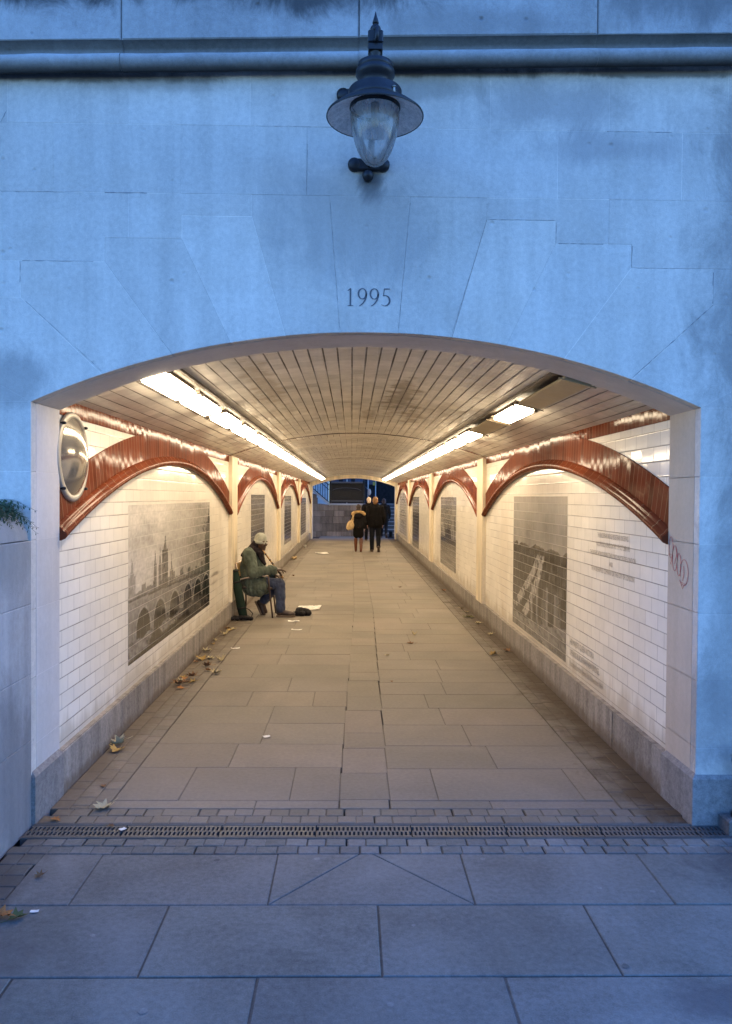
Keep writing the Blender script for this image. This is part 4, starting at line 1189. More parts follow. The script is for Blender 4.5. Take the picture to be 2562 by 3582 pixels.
for sg in (-1, 1):
    mb.ball(hp(.098, sg * .013, -.032), .010, 8, 6); mb.ball(hp(.072, sg * .04, -.02), .024, 10, 8)
    mb.ball(hp(.086, sg * .03, .025), (.014, .024, .010), 8, 6, rot=hrot)
    mb.ball(hp(-.01, sg * .077, -.005), (.022, .012, .034), 10, 8, rot=hrot)
mb.ball(hp(.094, 0, -.058), (.013, .026, .007), 10, 6, rot=hrot); mb.ball(hp(.09, 0, -.071), (.013, .022, .008), 10, 6, rot=hrot)
mb.capsule(hp(-.03, 0, -.06), .058, (-1.50, 7.46, .93), .062)
mb.capsule((-1.53, 7.46, .9), .10, (-1.56, 7.465, .52), .12); mb.capsule(SHN, .055, SHF, .055)
for a, b, c in ((SHN, ELN, WRN), (SHF, ELF, WRF)):
    mb.capsule(a, .048, b, .038); mb.capsule(b, .038, c, .026)
for a, b, c in ((HPN, KNN, ANN), (HPF, KNF, ANF)):
    mb.capsule(a, .07, b, .05); mb.capsule(b, .05, c, .034)
mb.capsule(HPN, .08, HPF, .08)
mb.capsule(ANN, .034, ANN + Vector((.12, 0, -.06)), .028); mb.capsule(ANF, .034, ANF + Vector((.05, 0, -.13)), .026)
def hand(wr, tgt, palmdir, spread, curl):
    d = (tgt - wr).normalized(); side = d.cross(palmdir).normalized(); pn = side.cross(d).normalized()
    k = wr + d * .085
    for q in (-.03, -.01, .01, .03): mb.capsule(wr + side * q * .6, .017, k + side * q, .013)
    for i, (q, L) in enumerate(((-.032, .075), (-.011, .088), (.011, .082), (.032, .062))):
        b = k + side * q; a1 = curl[i]
        d1 = (d * math.cos(a1) + pn * math.sin(a1) + side * q * spread).normalized(); d2 = (d * math.cos(a1 * 1.9) + pn * math.sin(a1 * 1.9) + side * q * spread).normalized()
        m = b + d1 * L * .5; mb.capsule(b, .0105, m, .0095); mb.capsule(m, .0095, m + d2 * L * .5, .0078)
    tb = wr + d * .03 - side * .026
    tm = tb + (d * .6 - side * .45 + pn * .65).normalized() * .042; mb.capsule(tb, .013, tm, .011); mb.capsule(tm, .011, tm + (d * .8 + pn * .6).normalized() * .03, .009)
Q1 = F0.lerp(F1, .62); Q2 = F0.lerp(F1, .88)
hand(WRN, WRN + Vector((.12, .05, -.004)), Vector((0, .1, -1)), 5, (.25, .3, .55, .2))
hand(WRF, WRF + Vector((.11, -.09, -.03)), Vector((.1, 0, -1)), 5, (.35, .5, .4, .3))
fused(mb, 'body', M['skin'], pm, .0055, 2)
# jacket
mb = MB()
mb.capsule((-1.535, 7.46, .875), .135, (-1.565, 7.465, .60), .155); mb.capsule((-1.56, 7.465, .62), .16, (-1.50, 7.465, .47), .17)
mb.ball((-1.49, 7.455, .44), (.20, .21, .15), 16, 12); mb.capsule((-1.47, 7.42, .40), .115, (-1.36, 7.41, .44), .12)
mb.capsule((-1.50, 7.33, .42), .10, (-1.36, 7.31, .45), .095); mb.capsule((-1.50, 7.30, .38), .075, (-1.40, 7.29, .37), .07)
mb.capsule((-1.55, 7.37, .56), .11, (-1.40, 7.35, .50), .105); mb.capsule((-1.55, 7.36, .62), .1, (-1.53, 7.36, .46), .11)
mb.capsule(SHN + Vector((0, .05, .01)), .092, SHF + Vector((0, -.05, .01)), .092)
mb.capsule(SHN, .088, ELN, .08); mb.capsule(ELN, .082, WRN + Vector((-.02, 0, 0)), .052); mb.capsule(WRN + Vector((-.06, 0, 0)), .058, WRN + Vector((-.015, 0, 0)), .05)
mb.capsule(SHF, .085, ELF, .078); mb.capsule(ELF, .078, WRF + Vector((-.02, 0, 0)), .05)
mb.capsule((-1.47, 7.45, .80), .10, (-1.44, 7.45, .62), .12)
fused(mb, 'jacket', M['jacket'], pm, .007, 2, .015, 13)
# trousers
mb = MB()
mb.capsule(HPN, .085, KNN, .078); mb.capsule(KNN, .076, KNN + Vector((.01, 0, -.2)), .074); mb.capsule(KNN + Vector((.01, 0, -.2)), .072, ANN + Vector((.0, 0, .02)), .068)
mb.capsule(HPF, .098, KNF, .078); mb.capsule(KNF, .074, ANF + Vector((.02, 0, .04)), .062); mb.capsule(HPN, .085, HPF, .085)
fused(mb, 'trousers', M['denim'], pm, .008, 2, .010, 14)
def shoe(par, an, d, up, L=.27, mats=('shoe', 'sole'), name='shoe', voxel=.006):
    d = d.normalized(); up = up.normalized(); sd = d.cross(up)
    rot = Matrix((d, sd, up)).transposed()
    h = an - d * .02; s0 = h - up * .06
    mb = MB(); mb.capsule(an + up * .0, .048, s0 + d * .0 + up * .02, .045)
    mb.ball(s0 + d * .0 + up * .022, (.055, .042, .034), 12, 8, rot=rot); mb.capsule(s0 + d * .03 + up * .03, .042, s0 + d * (L - .11) + up * .008, .038)
    mb.ball(s0 + d * (L - .11) + up * .008, (.07, .048, .030), 12, 8, rot=rot)
    ob = fused(mb, name, M[mats[0]], par, voxel, 2)
    sm = MB()
    ol = [(-.055, .0), (-.045, .032), (.0, .038), (.06, .035), (L - .13, .046), (L - .07, .042), (L - .045, .02), (L - .04, 0), (L - .045, -.02), (L - .07, -.042), (L - .13, -.046), (.06, -.035), (0, -.038), (-.045, -.032)][::-1]
    sm.prism(ol, lambda u, v, q: s0 + d * u + sd * v + up * q, -.036, -.012, 0, .003); s2 = sm.build('sole', M[mats[1]], ob)
    return ob
shoe(pm, ANN + Vector((.01, 0, .0)), Vector((1, -.06, 0)), Vector((0, 0, 1)))
shoe(pm, ANF, Vector((.42, 0, -.9)), Vector((.9, 0, .42)), .26)
# knitted hat with a rolled brim
mb = MB()
prof = []
for i in range(10):
    a = PI / 2 * i / 9; prof.append((max(.0005, .092 * max(0, math.cos(a)) ** .8 * (1 + .03 * (i % 2))), .006 + .116 * math.sin(a)))
pr2 = [(.090, -.032), (.098, -.032), (.1015, -.022), (.098, .004)] + prof[0:]
mb.lathe([(r * 1.0, z) for r, z in pr2], HD + fu * .018 - fdir * .006, 28, ax=tuple(fdir * 1.06), ay=tuple(-fs_v * .9), az=tuple(fu))
ht = mb.build('hat', M['beanie'], pm)
# scarf / locks of hair
mb = MB()
mb.capsule((-1.50, 7.37, .965), .06, (-1.47, 7.54, .955), .06); mb.capsule((-1.50, 7.37, .965), .055, (-1.40, 7.39, .925), .05)
mb.capsule((-1.46, 7.53, .96), .05, (-1.40, 7.42, .92), .05); mb.capsule((-1.41, 7.37, .92), .05, (-1.37, 7.355, .83), .035); mb.capsule((-1.37, 7.355, .83), .035, (-1.335, 7.345, .765), .02)
mb.capsule((-1.50, 7.39, 1.0), .045, (-1.60, 7.36, .945), .045); mb.capsule((-1.60, 7.36, .945), .045, (-1.655, 7.355, .89), .028); mb.capsule((-1.47, 7.42, 1.05), .06, (-1.52, 7.42, .98), .065)
fused(mb, 'scarf', M['scarf'], pm, .007, 2, .007, 30)
# eyes
mb = MB()
t = NT('eye_white'); t.bsdf((.35, .3, .27), .3)
for sg in (-1, 1):
    mb = MB(); mb.ball(hp(.084, sg * .031, .008), .009, 8, 6); mb.build('eye', t.m, pm)
# the flute is held: a thing of its own
ft = empty('flute', F0, 'long bamboo flute with dark bindings held by the seated player', 'flute')
mb = MB(); mb.tube([F0 + FD * -.015, F0, F1], [.009, .0125, .0125], 10); mb.build('pipe', M['wood'], ft)
for a, b in ((.12, .16), (.33, .38), (.44, .52), (.60, .64), (.78, .93)):
    mb = MB(); mb.tube([F0.lerp(F1, a), F0.lerp(F1, b)], .0142, 10); mb.build('binding', M['binding'], ft)

# green rolled carrying tube and its black bag
gt = empty('carrying_tube', (-1.62, 7.05, 0), 'dark green canvas tube bag leaning behind the armchair against the left wall', 'bag')
T0 = Vector((-1.60, 7.07, .03)); T1 = Vector((-1.74, 7.09, .705)); TD = (T1 - T0).normalized()
mb = MB(); mb.tube([T0, T0 + TD * .012, T0.lerp(T1, .3), T0.lerp(T1, .6), T1 - TD * .02, T1], [.05, .060, .064, .060, .060, .054], 20); mb.build('tube_body', M['bag'], gt)
for q in (.2, .74, .97):
    mb = MB(); c = T0.lerp(T1, q); mb.tube([c - TD * .012, c + TD * .012], .0655, 20); mb.build('strap', M['black'], gt)
mb = MB(); c = T0.lerp(T1, .2) + Vector((.06, -.01, .0))
mb.tube([c, c + Vector((.05, -.01, -.02)), c + Vector((.1, -.02, -.07)), c + Vector((.085, -.03, -.12)), c + Vector((.03, -.03, -.13))], [.006] * 5, 6, sx=2); mb.build('shoulder_strap', M['black'], gt)
mb = MB(); random.seed(4)
for k in range(10): mb.ball((-1.735 + .028 * k + jit(.01), 7.0 + jit(.03), .022 + random.uniform(0, .022)), (random.uniform(.03, .05), .045, random.uniform(.02, .032)), 10, 8)
tag(fused(mb, 'black_bag', M['black'], None, .006, 2, .006, 30), 'crumpled black bag lying at the foot of the green tube', 'bag')
# hat for coins, newspaper in front of the player
mb = MB()
for p, r in (((-.90, 7.47, .03), (.07, .05, .03)), ((-.83, 7.5, .06), (.07, .07, .06)), ((-.76, 7.52, .055), (.075, .07, .055)), ((-.80, 7.44, .035), (.05, .05, .035)), ((-.71, 7.5, .04), (.05, .06, .04)), ((-.85, 7.45, .05), (.06, .03, .03))): mb.ball(p, r, 12, 8)
mb.capsule((-.92, 7.47, .03), .03, (-.72, 7.5, .035), .04)
tag(fused(mb, 'collection_cap', M['black'], None, .006, 9, .010, 14), 'crumpled dark cap lying on the floor beside the white sheet', 'cap')
mb = MB()
def pf_(i, j):
    x = -.93 + .36 * i; y = 8.05 + .46 * j
    return (x + .02 * j, y, .006 + .012 * abs(mnoise.noise(Vector((i * 3, j * 2, 5)))) + .01 * (i > .9)), (i, j)
mb.grid(pf_, 12, 8)
t = NT('printed_paper'); q = t.sep(t.uv())
ln = t.math('GREATER_THAN', t.math('FRACT', t.math('MULTIPLY', q[1], 8.0)), .6)
wdn = t.n('ShaderNodeTexWhiteNoise', noise_dimensions='2D'); t.put(wdn.inputs['Vector'], t.comb(t.math('FLOOR', t.math('MULTIPLY', q[0], 16.0)), t.math('FLOOR', t.math('MULTIPLY', q[1], 8.0)), 0.0))
ln = t.math('MULTIPLY', ln, t.math('GREATER_THAN', wdn.outputs['Value'], .5))
t.bsdf(t.mix(t.math('MULTIPLY', ln, .7), (.75, .72, .66), (.15, .13, .12)), .7)
np_ = mb.build('paper_sheet', t.m); tag(np_, 'white printed sheet spread on the floor in front of the seated player', 'paper')
# ------------------------------------------------------------------ people walking away
def walker(base, label, h, coat, legs, hair, hairkind, step=.14, arm=.08, skirt=False, hem=.47, wide=1.0, legmat=None, shoe_m=('shoe', 'sole'), turn=0.0, raise_foot=True):
    X, Yb, Z = base; k = h / 1.75
    p = empty('person', (X, Yb, Z), label, 'person')
    V = lambda x, y, z: Vector((X + x * k * wide, Yb + y * k, Z + z * k))
    hipz, kneez = .93, .50
    L = dict(hip=V(-.09, 0, hipz), knee=V(-.095, .03 - step * .2, kneez), ank=V(-.09, step, .09))
    Rg = dict(hip=V(.09, 0, hipz), knee=V(.10, .05, kneez), ank=V(.10, -step * 1.6, .17 if raise_foot else .09))
    mb = MB()
    mb.ball(V(0, .01, 1.63), (.078 * k, .098 * k, .118 * k), 14, 10); mb.ball(V(0, .06, 1.575), (.055 * k, .055 * k, .06 * k), 10, 8); mb.capsule(V(0, .11, 1.62), .012 * k, V(0, .118, 1.6), .016 * k)
    for sg in (-1, 1): mb.ball(V(sg * .08 / wide, .0, 1.615), (.012 * k, .022 * k, .034 * k), 8, 6)
    mb.capsule(V(0, 0, 1.57), .055 * k, V(0, -.01, 1.42), .06 * k)
    mb.capsule(V(-.16, 0, 1.42), .06 * k, V(.16, 0, 1.42), .06 * k); mb.capsule(V(0, 0, 1.38), .095 * k, V(0, 0, .95), .09 * k); mb.capsule(L['hip'], .1 * k, Rg['hip'], .1 * k)
    for s_ in (L, Rg): mb.capsule(s_['hip'], .085 * k, s_['knee'], .055 * k); mb.capsule(s_['knee'], .055 * k, s_['ank'], .036 * k); mb.capsule(s_['ank'], .034 * k, s_['ank'] + Vector((0, .13 * k, -.05 * k)), .028 * k)
    hands = []
    for sg in (-1, 1):
        sh = V(sg * .19, 0, 1.40); el = V(sg * .245, -.03 + sg * arm * .3, 1.12); wr = V(sg * .235, .05 + sg * arm, .89)
        mb.capsule(sh, .05 * k, el, .04 * k); mb.capsule(el, .038 * k, wr, .026 * k); hands.append((sh, el, wr))
        for i in range(4):
            b = wr + Vector((0, (-.026 + .0175 * i) * k, -.075 * k)); mb.capsule(wr + Vector((0, (-.018 + .012 * i) * k, -.01)), .015 * k, b, .012 * k)
            e = b + Vector((-sg * .012 * k, .004 * k, -(.07 - .008 * abs(i - 1.4)) * k)); mb.capsule(b, .0105 * k, e, .008 * k)
        mb.capsule(wr + Vector((0, .02 * k, -.03 * k)), .012 * k, wr + Vector((-sg * .01 * k, .055 * k, -.085 * k)), .009 * k)
    fused(mb, 'body', M['skin_l'], p, .009, 1)
    mb = MB()
    mb.capsule(V(-.15, -.005, 1.40), .085 * k, V(.15, -.005, 1.40), .085 * k)
    mb.capsule(V(-.07, 0, 1.36), .14 * k, V(-.07, 0, hem + .42), .13 * k); mb.capsule(V(.07, 0, 1.36), .14 * k, V(.07, 0, hem + .42), .13 * k)
    hz = hem + .2
    mb.capsule(V(-.085, 0, hem + .45), .14 * k, V(-.09, 0, hz), .14 * k); mb.capsule(V(.085, 0, hem + .45), .14 * k, V(.09, 0, hz), .14 * k); mb.capsule(V(-.06, 0, 1.45), .09 * k, V(.06, 0, 1.45), .09 * k)
    for sh, el, wr in hands: mb.capsule(sh, .08 * k, el, .068 * k); mb.capsule(el, .068 * k, wr, .05 * k)
    co = fused(mb, 'coat', coat, p, .011, 2, .009, 14)
    mb = MB()
    if skirt:
        mb.capsule(V(-.07, 0, .85), .125 * k, V(-.07, 0, .63), .125 * k); mb.capsule(V(.07, 0, .85), .125 * k, V(.07, 0, .63), .125 * k)
        fused(mb, 'skirt', legs, p, .011, 2, .006, 14)
        for s_ in (L, Rg):
            mb = MB(); mb.capsule(s_['knee'] + Vector((0, 0, -.03)), .066 * k, s_['knee'].lerp(s_['ank'], .4), .066 * k); mb.capsule(s_['knee'].lerp(s_['ank'], .4), .064 * k, s_['ank'], .045 * k)
            fd = Vector((0, 1, -.1)) if s_ is L else Vector((0, .9, -.5))
            mb.capsule(s_['ank'] + Vector((0, 0, -.03 * k)), .042 * k, s_['ank'] + fd * .15 * k + Vector((0, 0, -.05 * k)), .032 * k); mb.capsule(s_['ank'], .036 * k, s_['ank'] + Vector((0, -.01, -.07 * k)), .02 * k)
            fused(mb, 'boot', M['boot'], p, .008, 1, .004, 20)
    else:
        for s_ in (L, Rg): mb.capsule(s_['hip'], .105 * k, s_['knee'], .08 * k); mb.capsule(s_['knee'], .078 * k, s_['ank'], .062 * k)
        mb.capsule(L['hip'], .11 * k, Rg['hip'], .11 * k)
        fused(mb, 'trousers', legs, p, .010, 2, .006, 14)
        shoe(p, L['ank'] + Vector((0, 0, .0)), Vector((-.12, 1, 0)), Vector((0, 0, 1)), .27 * k, shoe_m)
        if raise_foot: shoe(p, Rg['ank'], Vector((.1, .62, -.78)), Vector((0, .78, .62)), .27 * k, shoe_m)
        else: shoe(p, Rg['ank'], Vector((.12, 1, 0)), Vector((0, 0, 1)), .27 * k, shoe_m)
    mb = MB(); mb.ball(V(0, -.012, 1.655), (.088 * k, .105 * k, .112 * k), 16, 12); mb.ball(V(0, -.04, 1.60), (.08 * k, .075 * k, .09 * k), 14, 10)
    if hairkind == 'long': mb.ball(V(0, -.05, 1.55), (.085 * k, .07 * k, .11 * k), 14, 10)
    fused(mb, 'hat' if hairkind == 'hat' else 'hair', hair, p, .008, 1, .004, 50)
    return p, co, V
# woman in a short dark coat with a fur-trimmed hood
wp, wc, WV = walker((.135, 21.1, 0), 'woman seen from behind in dark coat with tan fur hood trim, skirt and brown boots', 1.50, M['coat_gr'], M['coat_dk'], M['hair_dk'], 'long', .05, .06, True, .77, 1.0, raise_foot=False)
mb = MB()
for i in range(15):
    a = PI * i / 14; q = WV(-.21 * math.cos(a) * 1.0, -.13 + .04 * math.sin(a) - .03, 1.40 + .07 * math.sin(a)); mb.ball(q, .042 + .008 * random.random(), 8, 6)
fused(mb, 'fur_trim', M['fur'], wc, .009, 1, .014, 60)
mb = MB(); mb.ball(WV(0, -.12, 1.34), (.16, .06, .10), 14, 10); fused(mb, 'hood', M['coat_gr'], wc, .009, 2, .006, 20)
# her shoulder bag
sb = empty('shoulder_bag', (-.07, 20.98, .8), 'slouchy tan canvas shoulder bag hanging on the left side of the woman', 'bag')
mb = MB(); mb.ball((-.115, 20.98, .84), (.115, .06, .15), 14, 10); mb.ball((-.16, 20.98, .78), (.09, .055, .09), 12, 8); mb.capsule((-.08, 20.97, .95), .055, (-.04, 20.96, 1.06), .03)
fused(mb, 'bag_body', M['tan'], sb, .009, 2, .008, 18)
mb = MB(); mb.tube([(-.06, 20.94, 1.02), (-.035, 20.94, 1.12), (-.02, 20.95, 1.22), (-.02, 21.02, 1.28)], [.022, .018, .018, .018], 8, sx=1.6); mb.build('bag_strap', M['tan'], sb)
# tall man next to her
walker((.665, 21.15, 0), 'tall man with ginger hair in a long dark coat walking beside the woman', 1.74, M['coat_dk'], M['trouser'], M['hair_g'], 'short', .07, .05, False, .68, 1.06)
# two further away
walker((.60, 27.6, 0), 'man with white hair in a black jacket walking ahead, half hidden by the couple', 1.72, M['coat_dk'], M['trouser'], M['hair_w'], 'short', .1, .05, False, .6, 1.05)
walker((1.29, 29.9, 0), 'person in a dark grey woolly hat nearest the steps at the far end', 1.66, M['coat_gr'], M['trouser'], M['greyhat'], 'hat', .1, .05, False, .6, 1.05)

mb = MB(); mb.box(-7, 7, .45, YE + .29, 3.02, 6.05)  # unseen mass over the tunnel, added to keep skylight off the far yard
tag(mb.build('unseen_bridge_mass', M['retain']), 'unseen stone bridge mass over the tunnel, added to cut skylight in the far yard', 'bridge')
# ------------------------------------------------------------------ yard at the far end
YW = 31.0
rw = empty('retaining_wall', (-.4, YW, 0), 'stained stone retaining wall with a sloping top beyond the far end of the tunnel', 'wall')
mb = MB(); random.seed(14)
rmw = lambda u, v, d: (u, YW - d, v)
z = -.05
while z < 1.9:
    z2 = z + random.choice((.26, .3, .36)); x = -3.2 + random.uniform(-.3, 0)
    while x < 1.15:
        x2 = min(x + random.uniform(.3, .7), 1.15)
        top = lambda q: 1.93 if q < -1.75 else max(1.36, 1.93 - (q + 1.75) * .86)
        a, b = min(z2, top(x)), min(z2, top(x2))
        if a > z + .03 and b > z + .02: mb.prism([(x, z), (x2, z), (x2, b), (x, a)], rmw, -.4, random.uniform(0, .012), .012, .008, random.uniform(.5, 1.2), back=-.01, backtint=.5)
        x = x2
    z = z2
mb.build('masonry', M['retain'], rw)
mb = MB(); mb.prism([(-1.02, 1.362), (1.15, 1.362), (1.15, 1.44), (-1.02, 1.44)], rmw, -.35, .03, 0, .01); mb.prism([(-3.2, 1.932), (-1.75, 1.932), (-1.04, 1.34), (-1.02, 1.42), (-1.72, 2.0), (-3.2, 2.0)], rmw, -.35, .03, 0, .01)
mb.build('coping', M['nosing'], rw)
# steps
sc_ = empty('staircase', (1.6, YW, 0), 'flight of dark stone steps with pale edges climbing at the far right end', 'stairs')
for i in range(9):
    mb = MB(); mb.box(1.16, 3.4, YW + .05 + .3 * i, YW + 3.2, .0 + .158 * i - .02 * (i == 0), .158 * (i + 1) - .022); mb.build('step', M['step'], sc_)
    mb = MB(); mb.box(1.162, 3.4, YW + .04 + .3 * i, YW + .16 + .3 * i, .158 * (i + 1) - .0215, .158 * (i + 1)); mb.build('nosing', M['nosing'], sc_)
# black iron parapet panel with ball finials
ip = empty('iron_parapet', (-.3, YW + .2, 1.44), 'black cast iron parapet panel with ball topped posts on the retaining wall', 'railing')
mb = MB(); mb.box(-1.0, .42, YW + .17, YW + .21, 1.47, 2.33); mb.build('panel', M['iron'], ip)
for xx in (-1.03, .45):
    mb = MB(); mb.box(xx - .05, xx + .05, YW + .12, YW + .24, 1.44, 2.36, .01); mb.ball((xx, YW + .18, 2.42), .06); mb.lathe([(.03, 2.34), (.045, 2.36), (.03, 2.38)], (xx, YW + .18, 0), 12); mb.ball((xx, YW + .13, 1.52), .05); mb.build('post', M['iron'], ip)
M['ironhi'] = plain('worn_iron_edge', (.10, .11, .13), .35)
for za, zb, pr in ((2.33, 2.40, .05), (2.25, 2.28, .02), (1.53, 1.57, .04), (1.62, 1.64, .012), (1.70, 1.715, .012), (2.0, 2.012, .012)):
    mb = MB(); mb.box(-.98, .40, YW + .17 - pr, YW + .21, za, zb, .004); mb.build('rail', M['ironhi'] if zb > 2.3 or zb == 1.57 else M['iron'], ip)
mb = MB(); mb.tube([(-.3 + .62 * math.cos(PI * i / 16), YW + .165, 2.0 + .13 * math.sin(PI * i / 16)) for i in range(17)], .01, 6); mb.build('arch_ornament', M['ironhi'], ip)
# stair railing on the left
sr = empty('stair_railing', (-1.6, YW + .15, 2), 'black iron railing of upright bars following the slope at the far left', 'railing')
def rb(x): return 2.06 if x < -1.75 else 2.06 - (x + 1.75) * .86
for a, b, h in ((-3.2, -1.75, 0), (-1.75, -1.09, 0)):
    for o, r in ((.0, .022), (.55, .018), (.75, .025)):
        mb = MB(); mb.tube([(a, YW + .12, rb(a) + o), (b, YW + .12, rb(b) + o)], r, 8); mb.build('rail', M['iron'], sr)
x = -3.15
while x < -1.08:
    mb = MB(); mb.tube([(x, YW + .12, rb(x)), (x, YW + .12, rb(x) + .75)], .015, 6); mb.build('bar', M['iron'], sr); x += .105
# round sign on a bent pole
sg_ = empty('round_sign', (.62, YW + .5, 1.4), 'small pale round sign on a bent pole above the far wall', 'sign')
mb = MB(); mb.tube([(.46, YW + .45, 2.2), (.56, YW + .45, 2.16), (.63, YW + .45, 2.05), (.65, YW + .45, 1.85), (.66, YW + .45, 1.3)], .018, 8); mb.build('pole', M['ironhi'], sg_)
mb = MB(); mb.lathe([(.0005, .0), (.075, .0), (.078, .006), (.075, .012), (.0005, .012)], (.70, YW + .42, 1.95), 24, ax=(1, 0, 0), ay=(0, 0, 1.9), az=(0, -1, 0)); mb.build('disc', M['pale'], sg_)
# dark waste bin at the foot of the steps
mb = MB(); mb.lathe([(.0005, 0), (.075, 0), (.085, .22), (.092, .225), (.09, .25), (.06, .27), (.0005, .275)], (1.63, YW - .25, 0), 18)
tag(mb.build('waste_bin', M['iron']), 'small dark bin at the foot of the far steps by the right wall', 'bin')
# street buildings behind
db = empty('dark_building', (2, 37, 0), 'dark blue building with window bars behind the iron parapet', 'building')
mb = MB(); mb.box(-1.22, 7, 36.5, 40, -.05, 14); mb.build('wall', M['navy'], db)
M['pane'] = plain('dim_window_glass', (.07, .09, .14), .15)
for i in range(6):
    for j in range(2):
        x0 = -1.2 + i * .62; fr_ = MB(); fr_.box(x0, x0 + .5, 36.44, 36.51, 2.3 + j * 1.3, 3.3 + j * 1.3); w_ = fr_.build('window', M['iron'], db)
        pn = MB(); pn.box(x0 + .04, x0 + .46, 36.43, 36.45, 2.36 + j * 1.3, 3.24 + j * 1.3); pn.build('pane', M['pane'], w_)
for x0 in (-.35, .72, 1.1):
    mb = MB(); mb.box(x0, x0 + .05, 36.36, 36.43, 1.2, 9); mb.build('pilaster_strip', M['pale'], db)
mb = MB(); mb.box(1.25, 2.4, 36.40, 36.49, -.05, 2.9); mb.build('doorway', M['black'], db)
mb = MB(); mb.box(.98, 1.12, 36.33, 36.36, 2.32, 2.5); mb.build('notice', M['yellow'], db)
pb = empty('pale_building', (-4, 35, 0), 'pale building wall seen through the stair railing at the far left', 'building')
mb = MB(); mb.box(-9, -1.24, 35.2, 36.45, -.05, 9); mb.build('wall', M['pale'], pb)
mb = MB(); mb.box(-9, -1.22, 35.14, 35.19, 3.3, 3.4); mb.build('cornice', M['nosing'], pb)

# ------------------------------------------------------------------ leaves and litter
random.seed(31)
def leaf_mesh(name, seed, mat):
    rs = random.Random(seed); mb = MB()
    ol = [(0, -.5), (.12, -.32), (.42, -.42), (.30, -.16), (.52, .06), (.27, .08), (.30, .36), (.12, .24), (0, .52), (-.12, .25), (-.33, .34), (-.26, .07), (-.5, .02), (-.30, -.18), (-.4, -.44), (-.13, -.31)]
    c1, c2 = rs.uniform(.3, 1.1), rs.uniform(-.6, .9)
    zf_ = lambda x, y: abs(x) * c1 * .35 + x * x * c1 * .9 + y * y * c2 * .8 + rs.uniform(-.04, .04)
    vs = [(0, 0, .0)] + [(x, y, 0) for x, y in ol]
    mid = [(x * .5, y * .5, 0) for x, y in ol]
    n = len(ol); vs = [(0, 0, 0)] + [(x, y, zf_(x, y)) for x, y, _ in mid] + [(x, y, zf_(x, y)) for x, y in ol]
    mz = min(v[2] for v in vs); vs = [(a, b, c - mz + .02) for a, b, c in vs]
    fs = []
    for i in range(n):
        j = (i + 1) % n; fs.append((0, 1 + i, 1 + j)); fs.append((1 + i, 1 + n + i, 1 + n + j, 1 + j))
    mb.add(vs, fs, 1.0, smooth=True)
    e = Vector(vs[1 + n]); mb.tube([e, e + Vector((.03, -.18, .02)), e + Vector((.1, -.36, .06))], [.018, .014, .01], 5)
    me = mb.mesh(name); me.materials.append(mat); return me
LM = [[leaf_mesh('leaf', 10 + 7 * i + s_, LEAFM[i]) for s_ in range(2)] for i in range(5)]
NM = ['ochre', 'brown', 'pale', 'russet', 'dull green']
def leaf(x, y, size, kind, label, z=.004, group='fallen leaves'):
    o = bpy.data.objects.new('fallen_leaf', random.choice(LM[kind])); COL.objects.link(o)
    o.location = (x, y, z); size *= .86; o.scale = (size * random.uniform(.7, 1), size, size * random.uniform(.8, 1.5)); o.rotation_euler = (jit(.12), jit(.12), random.uniform(0, 6.28))
    tag(o, label, 'leaf', group); return o
PILE = 'dry leaf in the ochre heap by the left skirting under the bridge picture'
for i, (x, y) in enumerate([(-1.69, 3.44), (-1.65, 3.30), (-1.60, 3.14), (-1.63, 2.99), (-1.67, 3.12), (-1.60, 3.38), (-1.56, 3.22), (-1.66, 3.22)]):
    leaf(x, y, random.uniform(.08, .15), (0, 3, 1, 3, 1, 1, 0, 2)[i], PILE, .003 + .01 * (i % 3), 'leaves heaped by the left skirting')
P2 = 'dry leaf in the loose row beside the left skirting between the heap and the chair'
for i, (x, y, s_, kd) in enumerate([(-1.67, 4.28, .17, 0), (-1.58, 4.31, .14, 2), (-1.70, 4.14, .08, 1), (-1.45, 4.2, .15, 2), (-1.56, 3.94, .14, 1), (-1.5, 3.73, .08, 1), (-1.40, 3.6, .14, 2), (-1.69, 4.72, .14, 2), (-1.70, 5.14, .08, 0), (-1.71, 5.39, .08, 2), (-1.66, 5.77, .15, 2)]):
    leaf(x, y, s_, kd, P2, group='leaves along the left skirting')
for x, y, kd in ((-1.70, 6.29, 1), (-1.65, 6.13, 0), (-1.62, 6.22, 2)): leaf(x, y, .12, kd, 'dry leaf in the small heap in front of the black bag and chair', group='leaves in front of the chair')
leaf(-1.71, 1.34, .15, 2, 'pale leaf at the back of the pair by the left skirting near the arch'); leaf(-1.68, 1.21, .14, 0, 'ochre leaf at the front of the pair by the left skirting near the arch')
leaf(-1.46, .2, .15, 2, 'big pale curled leaf on the setts just inside the drain'); leaf(-1.66, .04, .075, 3, 'russet leaf at the left end of the drain'); leaf(-1.34, -.04, .055, 1, 'small brown leaf lying on the drain grating')
leaf(-1.56, .54, .06, 1, 'small brown leaf on the setts near the left plinth'); leaf(-1.5, -.6, .06, 1, 'small dark leaf on the paving left of the setts in front of the drain'); leaf(-1.51, -.965, .13, 3, 'russet leaf at the left edge of the photo on the paving'); leaf(-1.45, -.96, .1, 4, 'dull green leaf at the left edge of the photo next to a russet leaf')
leaf(.72, 5.84, .12, 2, 'pale leaf farther back in the middle of the tunnel floor'); leaf(.62, 5.24, .12, 1, 'brown leaf nearer in the middle of the tunnel floor'); leaf(.32, 4.53, .07, 2, 'tiny pale leaf near the centre strip of the floor'); leaf(.3, 3.29, .05, 1, 'tiny brown leaf near the centre strip, closest to the arch')
leaf(1.5, 4.6, .12, 0, 'ochre leaf on the setts along the right skirting'); leaf(1.69, 4.82, .13, 1, 'curled dark brown leaf touching the right skirting')
